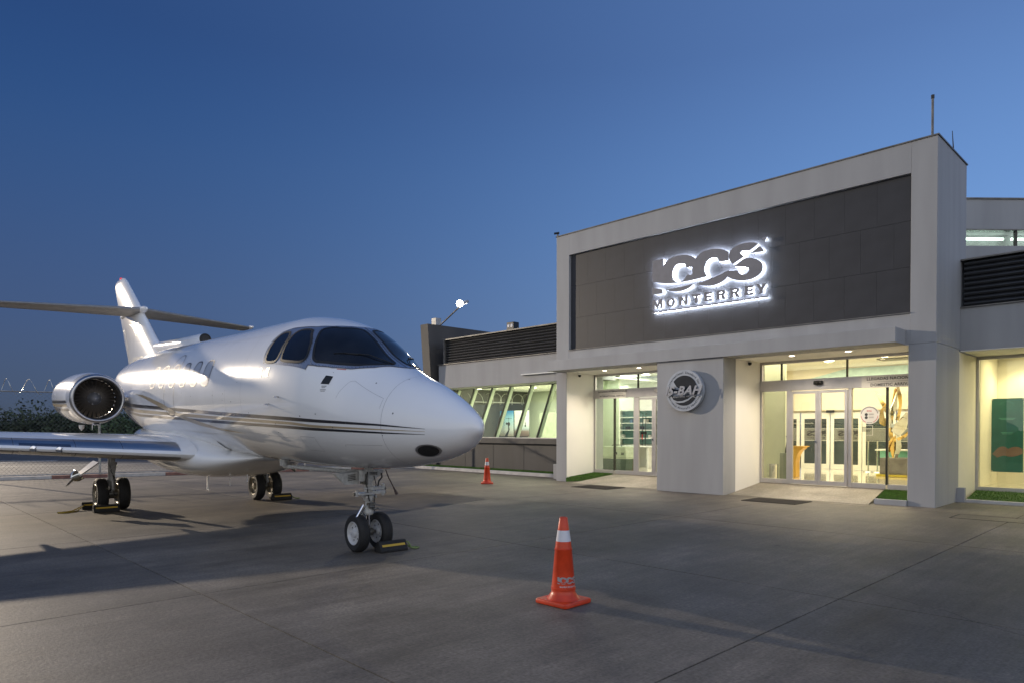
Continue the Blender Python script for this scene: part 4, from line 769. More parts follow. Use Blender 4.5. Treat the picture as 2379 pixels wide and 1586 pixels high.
# lounge in the left wing
tp_('room_floor', M().box(-17.0, -13.3, 1.80, 6.6, .95, 1.0), FLOORI); tp_('room_ceiling', M().box(-17.0, -9.45, 2.55, 6.6, 3.06, 3.09), WHITEW)
tp_('room_wall', M().box(-17.05, -17.001, 1.9, 6.6, 1.0, 3.06), CREAMG)
tp_('room_wall', M().box(-17.0, -13.2, 6.6, 6.65, 1.0, 3.06), CREAMG)
area(-13.6, 4.2, 3.0, 5.6, 2.6, 260, (1, 1, .84))
for x, y in ((-16.6, 3.4), (-15.5, 3.3), (-13.9, 3.3), (-14.6, 4.4), (-11.9, 3.4), (-12.6, 4.6), (-13.2, 5.4), (-11.3, 3.0)): tp_('ceiling_lamp', M().lathe([(0, 0), (.12, 0), (.14, .012)], (x, y, 3.045), (0, 0, 1), 16), LED_I)
for x, y in ((-15.5, 3.3), (-13.9, 3.3), (-11.9, 3.4)): spot(x, y, 3.02, 60, (1, 1, .8), 2.6)
def skym(name, stops):
    m, nt, p = nodes(name); t = nt.nodes.new('ShaderNodeTexCoord'); s = nt.nodes.new('ShaderNodeSeparateXYZ'); r = nt.nodes.new('ShaderNodeValToRGB'); nt.links.new(t.outputs['Generated'], s.inputs[0]); nt.links.new(s.outputs['Z'], r.inputs[0])
    e = r.color_ramp.elements
    while len(e) < len(stops): e.new(.5)
    for el, (q, c) in zip(e, stops): el.position = q; el.color = (*c, 1)
    nt.links.new(r.outputs[0], p.inputs['Base Color']); p.inputs['Roughness'].default_value = .4; return m
DP = 4.9
pz0, pz1 = 1.18, 2.22
ph = Thing('photo_mural', 'two-part blue sky photograph of a small jet from the front', 'picture', (-17.0 + .5, DP, 1.2), FB)
mA = skym('mural_sky', [(0, (.25, .22, .20)), (.28, (.5, .55, .58)), (.7, (.35, .6, .75)), (1, (.04, .22, .50))])
ph.part('panel', M().box(-16.95, -16.70, DP, DP + .03, pz0, pz1), mA); ph.part('panel', M().box(-16.68, -16.18, DP, DP + .03, pz0, pz1), mA)
ph.part('printed_jet', M().box(-16.60, -16.25, DP - .004, DP - .001, 1.90, 1.915).box(-16.44, -16.42, DP - .004, DP - .001, 1.75, 1.95).lathe([(0, 0), (.08, 0)], (-16.43, DP - .003, 1.68), (0, 1, 0), 16).lathe([(0, 0), (.05, 0)], (-16.55, DP - .003, 1.70), (0, 1, 0), 12).box(-16.46, -16.40, DP - .004, DP - .001, 1.42, 1.6), BLACKW)
ph.part('printed_runway', M().add([(-16.68, DP - .003, 1.18), (-16.5, DP - .003, 1.18), (-16.36, DP - .003, 1.5), (-16.40, DP - .003, 1.5)], [(0, 1, 2, 3)]), INK)
p2_ = Thing('photo_mural', 'pale photograph of a control tower above dark ground', 'picture', (-15.7, DP, 1.2), FB)
mB = skym('mural_tower', [(0, (.10, .07, .07)), (.2, (.2, .15, .14)), (.32, (.42, .50, .56)), (.45, (.62, .66, .68)), (1, (.72, .74, .74))])
p2_.part('panel', M().box(-16.10, -15.84, DP, DP + .03, pz0, pz1), mB); p2_.part('panel', M().box(-15.83, -15.30, DP, DP + .03, pz0, pz1), mB); p2_.part('printed_tower', M().box(-15.50, -15.47, DP - .004, DP - .001, 1.58, 1.75).box(-15.52, -15.45, DP - .004, DP - .001, 1.56, 1.64), INK)
tp_('partition_panel', M().box(-15.0, -13.3, DP + .3, DP + .35, 1.0, 2.12), mat('grey_green_partition', (.38, .42, .33), .7))
tp_('inner_door_frame', M().box(-13.2, -13.1, DP + .3, DP + .35, 1.0, 2.3).box(-12.95, -12.85, DP + .3, DP + .35, 1.0, 2.3), WHITEW)
# right-hand room with the teal poster
room('r', .05, 7.0, 3.2, 4.9, .20, 3.1, CREAM); tp_('room_wall', M().box(.05, 7.0, 4.9, 4.95, .2, 3.1), CREAM)
area(2.0, 3.9, 3.05, 3.2, .8, 85, (1, .90, .58)); spot(.75, 4.4, 3.05, 60, (1, .9, .6), 2.4); 
tp_('ceiling_lamp', M().lathe([(0, 0), (.09, 0), (.10, .01)], (.75, 4.35, 3.09), (0, 0, 1), 16), LED_I)
po = Thing('teal_poster', 'teal glass poster with peach shapes in the right-hand window', 'poster', (.36, 4.2, .5), FB)
po.part('panel', M().box(.07, .66, 4.20, 4.215, .50, 2.152), TEAL)
pm_ = M(); V, F = poly_geo([smoothloop([(0, .28), (.12, .44), (.22, .46), (.3, .40), (.38, .45), (.48, .45), (.56, .40), (.56, .30), (.45, .24), (.32, .22), (.22, .26), (.1, .2)], 2)], .5); pm_.add([(.09 + x, 4.197 - z * .003, .62 + y) for x, y, z in V], F); po.part('printed_shape', pm_, PEACH)
pm_ = M()
for z, w in ((1.70, .30), (1.67, .24), (1.38, .22), (1.35, .18)): pm_.box(.36 - w / 2, .36 + w / 2, 4.196, 4.1985, z, z + .014)
ring(pm_, .36, 1.93, 4.197, .15, .155, R(35), R(145)); po.part('print', pm_, mat('pale_teal', (.10, .34, .28), .4))
for x, z in ((.09, 2.13), (.64, 2.13), (.09, .52), (.64, .52)): po.part('standoff', M().cyl((x, 4.19, z), (x, 4.25, z), .012, n=10), JCHROME)

# ================================================================== GROUND THINGS
for (x, y), lb in (((-7.17, -.93), 'dark doormat in front of the international arrivals ramp'), ((-2.58, -.95), 'dark doormat in front of the domestic arrivals ramp')):
    t = Thing('doormat', lb, 'doormat', (x, y, 0), FB, group='doormats at the entrances')
    t.part('base', M().box(x - .56, x + .56, y - .40, y + .38, .001, .012), mat('mat_brown', (.035, .03, .026), .95, var=.3, vscale=20), bevel=.003)
    m = M()
    for k in range(26): xx = x - .53 + k * .0424; m.box(xx - .006, xx + .006, y - .37, y + .35, .012, .018)
    t.part('rib', m, mat('mat_rib', (.06, .052, .045), .95), stuff=True)
def cone(X, Y, h, rot, label, logo_=True):
    fr = Matrix.Translation((X, Y, 0)) @ Matrix.Rotation(rot, 4, 'Z'); k = h / .72; w = .168 * k
    t = Thing('traffic_cone', label, 'traffic cone', (0, 0, 0), fr, group='orange traffic cones on the apron')
    rr = lambda q, z: [(q * a, q * b, z) for a, b in ((-.86, -1), (.86, -1), (.97, -.97), (1, -.86), (1, .86), (.97, .97), (.86, 1), (-.86, 1), (-.97, .97), (-1, .86), (-1, -.86), (-.97, -.97))]
    t.part('base', M().loft([rr(w, .004), rr(w * 1.01, .03 * k), rr(w * .97, .042 * k)]), ORANGE, smooth='auto', bevel=.003)
    pr = [(.140, .042), (.128, .055), (.108, .085), (.102, .094), (.100, .115), (.1035, .118), (.1035, .136), (.099, .140), (.072, .440), (.0745, .444), (.0745, .458), (.070, .462), (.062, .525)]
    t.part('body', M().lathe([(r * k, z * k) for r, z in pr], (0, 0, 0), (0, 0, 1), 40), ORANGE, smooth='auto')
    t.part('reflective_band', M().lathe([(.0628 * k, .520 * k), (.0497 * k, .612 * k)], (0, 0, 0), (0, 0, 1), 40), REFL, smooth=True)
    t.part('tip', M().lathe([(.0485 * k, .612 * k), (.034 * k, .716 * k), (.031 * k, .72 * k), (.024 * k, .72 * k), (.024 * k, .60 * k)], (0, 0, 0), (0, 0, 1), 40), ORANGE, smooth='auto')
    if logo_:
        def wrap(x, y, z):
            s = .066; zz = (.205 + y * s) * k; r = .099 + (.072 - .099) * (zz / k - .14) / .3 + .0016 ; r *= k; a = logo_ - math.pi / 2 + (x * s * 1.0) / r * 1.0
            return (r * math.cos(a), r * math.sin(a), zz)
        m = M()
        for k_ in LG: V, F = fine(*LG[k_], .22); m.add([wrap(*v) for v in V], F)
        V, F = text_geo('MANEJO DE EQUIPO', .24, bold=.004, space=1.05)
        m.add([wrap(x, y - .78, z) for x, y, z in V], F); t.part('printed_logo', m, PRINTW)
    return t
cone(.43, 5.70, .72, R(45), 'near orange traffic cone with a white band and printed logo', R(22 - 45))
cone(-.67, 18.32, .69, R(3), 'distant orange traffic cone near the turf kerb', False)
def chock(X, Y, rot, L, label, rope, mt):
    fr = Matrix.Translation((X, Y, 0)) @ Matrix.Rotation(rot, 4, 'Z'); t = Thing('wheel_chock', label, 'wheel chock', (0, 0, 0), fr, group='wheel chocks of the jet'); h, d = .13, .16
    pf = [(-d / 2, .004), (d / 2, .004), (d / 2, .03), (.025, h), (-.025, h), (-d / 2, .03)]
    t.part('block', M().loft([[(-L / 2, y, z) for y, z in pf], [(L / 2, y, z) for y, z in pf]]), RUBBER, bevel=.008)
    a = Vector((0, -d / 2, .03)); b = Vector((0, -.025, h)); u = b - a; n = Vector((0, -u.z, u.y)).normalized() * .003
    p0, p1 = a + u * .38 + n, a + u * .62 + n
    t.part('stripe', M().hexa([(-L * .42, p0.y, p0.z), (L * .42, p0.y, p0.z), (L * .42, p0.y + .004, p0.z), (-L * .42, p0.y + .004, p0.z)], [(-L * .42, p1.y, p1.z), (L * .42, p1.y, p1.z), (L * .42, p1.y + .004, p1.z), (-L * .42, p1.y + .004, p1.z)]), YELLOW)
    if rope: t.part('rope', M().tube(rope, .011, n=6), mt, smooth=True)

# ================================================================== JET  (aircraft frame: x forward from the nose wheel, y to port, z up)
PT = R(1.8); hx, hy = .66 / math.hypot(.66, .7513), -.7513 / math.hypot(.66, .7513)
ex = Vector((hx * math.cos(PT), hy * math.cos(PT), -math.sin(PT))); ey = Vector((-hy, hx, 0)); ez = ex.cross(ey)
JF = Matrix(((ex.x, ey.x, ez.x, -1.730), (ex.y, ey.y, ez.y, 8.209), (ex.z, ey.z, ez.z, 0), (0, 0, 0, 1)))
J = Thing('business_jet', 'white twin-engine business jet with black and gold stripes parked nose towards the camera', 'airplane', (0, 0, 0), JF)
KX = np.array([2.12, 2.06, 1.92, 1.67, 1.32, .92, .47, .12, -.28, -.78, -1.38, -2.18, -3.38, -7.0, -8.5, -10, -11.5, -12.8])
KT = np.array([1.521, 1.639, 1.721, 1.843, 1.983, 2.112, 2.296, 2.524, 2.716, 2.836, 2.896, 2.89, 2.872, 2.870, 2.84, 2.75, 2.6, 2.42])
KB = np.array([1.521, 1.435, 1.321, 1.221, 1.137, 1.071, 1.023, .998, .978, .956, .938, .932, .93, .94, 1.08, 1.45, 1.9, 2.2])
KW = np.array([0, .095, .193, .314, .441, .553, .654, .752, .842, .885, .905, .925, .95, .965, .9, .72, .42, .1])
KS = np.sqrt(2.12 - KX)
def pchip(x, X, Y):
    h = np.diff(X); d = np.diff(Y) / h; m = np.zeros_like(Y)
    for i in range(1, len(X) - 1):
        if d[i - 1] * d[i] > 0: w1 = 2 * h[i] + h[i - 1]; w2 = h[i] + 2 * h[i - 1]; m[i] = (w1 + w2) / (w1 / d[i - 1] + w2 / d[i])
    m[0] = d[0]; m[-1] = d[-1]
    i = np.clip(np.searchsorted(X, x) - 1, 0, len(X) - 2); t = (x - X[i]) / h[i]
    return (2 * t**3 - 3 * t**2 + 1) * Y[i] + (t**3 - 2 * t**2 + t) * h[i] * m[i] + (-2 * t**3 + 3 * t**2) * Y[i + 1] + (t**3 - t**2) * h[i] * m[i + 1]
def sec(x):
    t = math.sqrt(max(0, 2.12 - x)); t = np.array([t]); return [float(pchip(t, KS, K)[0]) for K in (KT, KB, KW)]
SC = {}
def hp(x, th, off=0):
    k = round(x, 4)
    if k not in SC: SC[k] = sec(x)
    zt, zb, w = SC[k]; zc = zb + (zt - zb) * .47; s, c = math.sin(th), math.cos(th)
    p = Vector((x, w * c, zc + ((zt - zc) if s > 0 else (zc - zb)) * s))
    if off:
        e = .004; a = hp(x - e, th); b = hp(min(x + e, 2.118), th); c_ = hp(x, th - .01); d_ = hp(x, th + .01)
        n = (b - a).cross(d_ - c_).normalized(); ce = Vector((x, 0, zc))
        if n.dot(p - ce) < 0: n = -n
        p = p + n * off
    return p
def thz(x, z, port=False):
    zt, zb, w = sec(x); zc = zb + (zt - zb) * .47; s = (z - zc) / ((zt - zc) if z > zc else (zc - zb)); a = math.asin(max(-1, min(1, s)))
    return a if port else math.pi - a
def clip(P, ax, v, keep_ge):
    out = []
    for i in range(len(P)):
        a, b = P[i], P[(i + 1) % len(P)]; da = (a[ax] - v) * (1 if keep_ge else -1); db = (b[ax] - v) * (1 if keep_ge else -1)
        if da >= 0: out.append(a)
        if (da >= 0) != (db >= 0): t = da / (da - db); out.append((a[0] + (b[0] - a[0]) * t, a[1] + (b[1] - a[1]) * t))
    return out
def patch(P, off, dx=.06, dt=R(5), m=None):
    """a piece of skin cut from the hull: outline in (x, angle), laid `off` metres proud"""
    m = m or M(); P = [(x, t) for x, t in P]; x0, x1 = min(p[0] for p in P), max(p[0] for p in P); t0, t1 = min(p[1] for p in P), max(p[1] for p in P)
    nx = max(1, int((x1 - x0) / dx + 1)); nt_ = max(1, int((t1 - t0) / dt + 1)); idx = {}
    V = []; F = []
    def vid(p):
        k = (round(p[0], 4), round(p[1], 4))
        if k not in idx: idx[k] = len(V); V.append(hp(p[0], p[1], off))
        return idx[k]
    for i in range(nx):
        a, b = x0 + (x1 - x0) * i / nx, x0 + (x1 - x0) * (i + 1) / nx; S = clip(clip(P, 0, a, True), 0, b, False)
        if len(S) < 3: continue
        for j in range(nt_):
            c, d = t0 + (t1 - t0) * j / nt_, t0 + (t1 - t0) * (j + 1) / nt_; Q = clip(clip(S, 1, c, True), 1, d, False)
            if len(Q) < 3: continue
            f = []
            for q in Q:
                v = vid(q)
                if not f or (f[-1] != v and f[0] != v): f.append(v)
            if len(f) >= 3: F.append(tuple(f))
    m.add(V, F); return m
def stroke(P, w, off, closed=True, m=None):
    """thin seam line following an outline in (x, angle)"""
    m = m or M(); n = len(P); pts = [hp(x, t, off) for x, t in P]; V = []
    for i in range(n):
        a = pts[i - 1] if (closed or i > 0) else pts[i]; b = pts[(i + 1) % n] if (closed or i < n - 1) else pts[i]
        t = (b - a).normalized(); c = hp(P[i][0], P[i][1], off + .01) - pts[i]; s = t.cross(c).normalized() * w / 2; V += [pts[i] - s, pts[i] + s]
    return m.add(V, [(2 * i, 2 * i + 1, 2 * ((i + 1) % n) + 1, 2 * ((i + 1) % n)) for i in range(n if closed else n - 1)])
def dense(P, d=.04, closed=True):
    out = []
    for i in range(len(P) if closed else len(P) - 1):
        a, b = P[i], P[(i + 1) % len(P)]; L_ = math.hypot(b[0] - a[0], (b[1] - a[1]) * .9); k = max(1, int(L_ / d))
        out += [(a[0] + (b[0] - a[0]) * j / k, a[1] + (b[1] - a[1]) * j / k) for j in range(k)]
    if not closed: out.append(P[-1])
    return out
def zpoly(L, port=False): return [(x, thz(x, z, port)) for x, z in L]
# hull skin
xs = [2.12 - s * s for s in np.linspace(0, math.sqrt(14.92), 150)]; nth = 96
hull = M(); rings = []
for x in xs[1:]: rings.append([hp(x, 2 * math.pi * k / nth) for k in range(nth)])
hull.v.append((2.12, 0, 1.521)); hull.f += [(0, 1 + k, 1 + (k + 1) % nth) for k in range(nth)]
hull.add([p for r in rings for p in r], [(i * nth + k, i * nth + (k + 1) % nth, (i + 1) * nth + (k + 1) % nth, (i + 1) * nth + k) for i in range(len(rings) - 1) for k in range(nth)])
hull.f.append(tuple(1 + (len(rings) - 1) * nth + k for k in range(nth)))
FU = J.part('fuselage', hull, JW, smooth='all')
def fp(name, m, mt, smooth='all', **k): return J.part(name, m, mt, FU, smooth=smooth, fixn=False, **k)
def deg(L): return [(x, R(t)) for x, t in L]
def mir(L): return [(x, math.pi - t) for x, t in L][::-1]
side1 = deg([(-1.104, 157.5), (-1.154, 154.5), (-1.175, 146.6), (-1.179, 138.9), (-1.130, 133), (-1.04, 130.8), (-.948, 130.3), (-.857, 136.6), (-.845, 144.2), (-.815, 149.8), (-.819, 154.3), (-.87, 156.8), (-.98, 157.5)])
side2 = deg([(-.70, 155.2), (-.735, 153.2), (-.80, 142), (-.82, 135), (-.80, 129.5), (-.74, 126.5), (-.65, 125), (-.558, 124.2), (-.50, 125), (-.47, 128), (-.333, 134), (-.24, 143.2), (-.218, 148.1), (-.254, 151.8), (-.35, 153.8), (-.591, 155.2)])
main = deg([(-.09, 147), (-.132, 144.5), (-.293, 129.5), (-.368, 123.6), (-.385, 120.0), (-.36, 117), (-.28, 112), (-.198, 109.4), (-.10, 97), (-.06, 94.2), (.0, 93.6), (.166, 93.6), (.398, 94.4), (.64, 96.2), (.672, 98), (.68, 102), (.65, 106), (.606, 112.3), (.50, 122), (.371, 131.5), (.203, 140.5), (.042, 145), (-.04, 147.3)])
band = deg([(-.50, 119.0), (-.226, 106.5), (-.15, 90)]) ; bandL = deg([(-1.163, 158.6), (-1.225, 153), (-1.245, 146), (-1.24, 138.9), (-1.17, 130.9), (-.98, 125.3), (-.55, 119.3), (-.34, 112), (-.235, 105), (-.165, 97), (-.16, 90), (.80, 90), (.80, 94), (.775, 99), (.72, 105), (.618, 119.5), (.404, 135), (.203, 144.6), (.03, 149.4), (-.139, 152.6), (-.15, 156.6), (-.6, 158.2)])
for s in (0, 1):
    g = mir if s else (lambda L: L)
    fp('cockpit_window_frame', patch(g(bandL), .003, .05, R(4)), JFRAME); J.part('frame_edge', stroke(dense(g(bandL)[:-1], .04, False), .009, .005, False), JSEAM, FU, fixn=False)
    for nm_, P in (('side_window', side1), ('side_window', side2), ('windshield', main)):
        P = g(smoothloop(P, 1)); w = fp(nm_, patch(P, .0065, .05, R(4)), JGLASS)
        J.part('gasket', stroke(dense(P, .03), .032, .0085), JGASK, FU, fixn=False)
rv = M(); 
for P in (main, side2, bandL):
    for g in (lambda L: L, mir):
        D = dense(g(smoothloop(P, 1)), .045)
        cx = sum(p[0] for p in P) / len(P); cy = sum(p[1] for p in g(P)) / len(P); k_ = 1.10 if P is not bandL else .975
        for x, t in D:
            x2, t2 = cx + (x - cx) * k_, cy + (t - cy) * k_; p = hp(x2, t2, .0048); n = (hp(x2, t2, .02) - p).normalized(); a = n.orthogonal().normalized(); b = n.cross(a)
            rv.add([p + (a * math.cos(q * 1.0472) + b * math.sin(q * 1.0472)) * .0045 for q in range(6)], [tuple(range(6))])
fp('rivets', rv, JGASK, stuff=True)
sm = M()
for g in (lambda L: L, mir): stroke(dense(g(deg([(-.40, 118.5), (-.36, 124), (-.27, 132), (-.16, 143), (-.10, 152)])), .04, False), .008, .0045, False, sm)
stroke(dense(deg([(-.155, 90), (.79, 90)]), .04, False), .008, .0045, False, sm)
def ringseam(x, a0=95, a1=265, w=.006): 
    stroke([(x, R(a)) for a in np.linspace(a0, a1, 60)], w, .0012, False, sm); stroke([(x, R(180 - a)) for a in np.linspace(a0, a1, 60)], w, .0012, False, sm)
ringseam(1.105, w=.0035); ringseam(-1.75, 100, 260, .003); ringseam(-7.2, 95, 262, .004)
bay = [(1.06, R(163)), (1.06, R(150)), (.56, R(143)), (.50, R(146)), (.42, R(160)), (.40, R(166))]; stroke(dense(bay, .05, False), .003, .0012, False, sm)
for x_, a_, b_ in ((-2.3, 176, 214), (-3.3, 200, 214)): stroke([(x_, R(a)) for a in np.linspace(a_, b_, 12)], .003, .0012, False, sm)
def zl(x0, x1, z0, z1, w=.0035):
    for port in (False, True): stroke([(x, thz(x, z0 + (z1 - z0) * (x - x0) / (x1 - x0), port)) for x in np.linspace(x0, x1, 40)], w, .0012, False, sm)
zl(-7.0, -1.5, 2.62, 2.62, .003); zl(-3.4, -.55, 1.40, 1.33); zl(-7.0, -4.2, 1.40, 1.42); zl(.45, 1.05, 1.30, 1.32, .003)
def hatch(x0, x1, z0, z1):
    P = zpoly([(x0, z0), (x1, z0), (x1, z1), (x0, z1)]); stroke(dense(P, .03), .0035, .0012, True, sm)
hatch_list = ((-2.2, -1.95, 1.15, 1.30), (-.35, -.05, 1.20, 1.36))
for h_ in hatch_list: hatch(*h_)
for x_ in (-2.75, -3.95, -5.95): ringseam(x_, 176, 262, .003)
fp('panel_seam', sm, mat('fine_seam', (.30, .30, .32), .5))
dt_m = M(); r9 = random.Random(3)
for _ in range(46):
    x = r9.uniform(-6.5, 1.4); z_ = r9.uniform(1.2, 2.1); t = thz(x, z_); s_ = r9.uniform(.004, .010)
    p = hp(x, t, .0014); n = (hp(x, t, .02) - p).normalized(); a = n.orthogonal().normalized(); b = n.cross(a); dt_m.add([p + (a * math.cos(q * 1.0472) + b * math.sin(q * 1.0472)) * s_ for q in range(6)], [tuple(range(6))])
fp('fasteners', dt_m, JSEAM, stuff=True)
# wipers resting on the windshield
for g in (lambda L: L, mir):
    a, b, c = g(deg([(.70, 100), (.40, 112), (.20, 128)])) if g(deg([(.70, 100)]))[0][1] > 1.6 else g(deg([(.70, 100), (.40, 112), (.20, 128)]))[::-1]
    fp('wiper', M().tube([hp(a[0], a[1], .012), hp(b[0], b[1], .022), hp(c[0], c[1], .014)], .006, n=6).tube([hp(.10, c[1] + (R(6) if c[1] > 1.57 else -R(6)), .012), hp(c[0], c[1], .014), hp(.32, c[1] - (R(8) if c[1] > 1.57 else -R(8)), .012)], .005, n=5), JGASK)
# stripes, swoosh and flag
def band_z(pts, m, port=False):
    xs_ = [p[0] for p in pts][::-1]; zs = [p[1] for p in pts][::-1]; ws = [p[2] for p in pts][::-1]
    X = np.concatenate([np.arange(xs_[0], xs_[-1], .10), [xs_[-1]]]); V = []
    for x in X:
        z = float(np.interp(x, xs_, zs)); w = float(np.interp(x, xs_, ws))
        for q in (-1, 1): V.append(hp(x, thz(x, z + w * q, port), .0015))
    return m.add(V, [(2 * i, 2 * i + 1, 2 * i + 3, 2 * i + 2) for i in range(len(X) - 1)])
S1 = [(1.645, 1.509, .0015), (1.087, 1.533, .010), (.067, 1.552, .018), (-.344, 1.563, .021), (-.734, 1.569, .022), (-2.35, 1.590, .024), (-4.5, 1.629, .026), (-7.44, 1.681, .032), (-10.4, 1.84, .03)]
SG = [(1.645, 1.484, .0015), (.9, 1.487, .008), (.04, 1.489, .015), (-.38, 1.512, .016), (-2.35, 1.530, .020), (-4.5, 1.551, .024), (-7.1, 1.580, .030), (-10.3, 1.75, .03)]
S2 = [(1.64, 1.454, .0015), (1.077, 1.453, .009), (.024, 1.457, .016), (-.417, 1.465, .018), (-3.165, 1.478, .020), (-7.06, 1.500, .024), (-9.8, 1.64, .025)]
for port in (False, True):
    fp('black_stripe', band_z(S1, M(), port), JBLK); fp('gold_stripe', band_z(SG, M(), port), JGOLD); fp('black_stripe', band_z(S2, M(), port), JBLK)
sw = [(-7.1, 1.90), (-6.5, 1.875), (-6.05, 1.826), (-5.25, 1.720), (-4.65, 1.602), (-4.14, 1.520), (-3.58, 1.462), (-2.78, 1.380), (-1.9, 1.338), (-2.81, 1.352), (-3.66, 1.400), (-4.2, 1.462), (-4.69, 1.540), (-5.3, 1.640), (-6.06, 1.762), (-6.5, 1.83)]
fp('swoosh', patch(zpoly(sw), .0022, .12, R(4)), JGOLD)
fg = fp('flag_mark', patch(zpoly([(-1.215, 2.062), (-1.225, 2.182), (-1.145, 2.18), (-1.135, 2.06)]), .002), RED, label='red bar of the flag'); fp('flag_mark', patch(zpoly([(-1.035, 2.062), (-1.037, 2.180), (-.945, 2.178), (-.935, 2.06)]), .002), GREEN, label='green bar of the flag')
V, F = text_geo('o', .06); fp('flag_emblem', M().add([hp(-1.09 + x, thz(-1.09, 2.12 + y), .002) for x, y, z in V], F), JGOLD)
fp('inlet_flap', patch(zpoly([(.145, 1.964), (.177, 2.058), (.271, 2.045), (.258, 1.958)]), .003), NAVY)
mk = M()
for i, (z, w) in enumerate(((1.935, .07), (1.918, .05), (1.895, .08), (1.880, .06))): patch(zpoly([(.20 - w / 2, z), (.20 + w / 2, z), (.20 + w / 2, z + .006), (.20 - w / 2, z + .006)]), .002, m=mk)
fp('placard', mk, JSEAM); fp('red_placard', patch(zpoly([(.26, 2.128), (.36, 2.120), (.36, 2.127), (.26, 2.135)]), .002), RED)
# nose lamp window
def oval(cx, cz, a, b, n=28): return [(cx + a * math.cos(2 * math.pi * k / n), cz + b * math.sin(2 * math.pi * k / n)) for k in range(n)]
def ov2(k): # outline in x / angle
    c = (1.59, R(226.5)); return [(c[0] + .135 * k * math.cos(q) , c[1] + R(14.0) * k * math.sin(q) + R(0)) for q in [2 * math.pi * i / 32 for i in range(32)]]
fp('nose_lamp_rim', patch(ov2(1.12), .003, .03, R(3)), JMET); fp('nose_lamp', patch(ov2(.92), .0055, .03, R(3)), BLACK)
# cabin windows and exit
WBL = paint_white('window_blind', (.50, .51, .53))
for port in (False, True):
    for xc in (-3.13, -3.65, -4.20, -4.77, -5.37, -5.93):
        P = [(xc + .155 * math.copysign(abs(math.cos(q)) ** .6, math.cos(q)), 2.175 + .185 * math.copysign(abs(math.sin(q)) ** .6, math.sin(q))) for q in [2 * math.pi * i / 28 for i in range(28)]]
        w = fp('cabin_window', patch(zpoly(P, port), .002, .05, R(4)), WBL)
        J.part('window_seal', stroke(zpoly(P, port), .022, .0035), JSEAM, FU, fixn=False)
ex2 = zpoly([(-4.64, 2.46), (-4.74, 2.52), (-4.90, 2.52), (-5.00, 2.46), (-5.08, 2.30), (-5.13, 2.1), (-5.15, 1.85), (-5.14, 1.65), (-5.10, 1.56), (-4.98, 1.525), (-4.78, 1.525), (-4.66, 1.56), (-4.61, 1.68), (-4.60, 1.95), (-4.58, 2.2), (-4.58, 2.38)])
J.part('exit_door_seam', stroke(dense(smoothloop(ex2, 1), .04), .018, .002), JSEAM, FU, fixn=False)
# pitot probes, antennas
for x0, z0, d in ((-.87, 1.735, 1), (-.60, 1.818, .7)):
    b = hp(x0, thz(x0, z0), 0); n = (hp(x0, thz(x0, z0), .05) - b).normalized()
    fp('pitot_probe', M().tube([b, b + n * .05, b + n * .07 + Vector((.03, 0, 0)), b + n * .075 + Vector((.15 * d, 0, -.01))], [.010, .008, .007, .004], n=6), JCHROME)
# belly fairing
fr_x = [-2.7, -3.1, -3.5, -3.9, -4.3, -4.9, -5.6, -6.3, -7.3, -8.0, -8.6, -9.0]; fr_b = [.935, .81, .69, .59, .53, .49, .48, .51, .62, .80, 1.02, 1.18]; fr_w = [.25, .50, .72, .88, .98, 1.03, 1.04, 1.03, .96, .80, .45, .15]; fr_t = [.98, 1.0, 1.05, 1.12, 1.18, 1.25, 1.3, 1.3, 1.3, 1.3, 1.3, 1.3]
rg = []
xi = np.linspace(-2.7, -9.0, 44)
for x in xi:
    b, w, t = [float(np.interp(-x, [-q for q in fr_x], K)) for K in (fr_b, fr_w, fr_t)]; zc = (b + t) / 2; r = []
    for k in range(40):
        a = 2 * math.pi * k / 40; c, s = math.cos(a), math.sin(a); r.append((x, w * math.copysign(abs(c) ** .75, c), zc + (t - b) / 2 * math.copysign(abs(s) ** .85, s)))
    rg.append(r)
J.part('belly_fairing', M().loft(rg), JW, smooth='all')
J.part('belly_lamp', M().lathe([(0, -.03), (.03, -.02), (.035, 0)], (-5.9, -.25, .47), (0, 0, 1), 12), RED, smooth=True)
J.part('blade_antenna', M().box(-5.02, -4.98, -.31, -.29, .27, .50).box(-5.02, -4.90, -.31, -.29, .255, .275), JW); J.part('blade_antenna', M().box(-4.22, -4.19, -.2, -.19, .40, .52), JW); J.part('blade_antenna', M().box(-3.72, -3.70, -.1, -.09, .5, .62), JW)
# wings
def foil(c, t, n=20, camber=.02):
    X = [(1 - math.cos(math.pi * k / n)) / 2 for k in range(n + 1)]; T_ = lambda x: 5 * t * (.2969 * math.sqrt(x) - .126 * x - .3516 * x * x + .2843 * x**3 - .1036 * x**4); Cm = lambda x: camber * 4 * x * (1 - x)
    return [(x * c, (Cm(x) + T_(x)) * c) for x in X[::-1]] + [(x * c, (Cm(x) - T_(x)) * c) for x in X[1:]]
def wing_ring(y, xle, z, c, t, off=0, xmax=None, sgn=-1):
    P = foil(c, t)
    if xmax: P = [p for p in P if p[0] <= xmax * c]
    out = []
    for i, (x, zz) in enumerate(P):
        if off:
            a = P[max(i - 1, 0)]; b = P[min(i + 1, len(P) - 1)]; tx, tz = b[0] - a[0], b[1] - a[1]; L_ = math.hypot(tx, tz) or 1; x -= tz / L_ * -off * -1; zz += tx / L_ * off * -1
        out.append((xle - x, y * sgn, z + zz))
    return out
def wst(y): f = (y - .95); return -3.90 - f * .36, .945 + f * .047, 3.45 - f * .33, .114 - f * .003
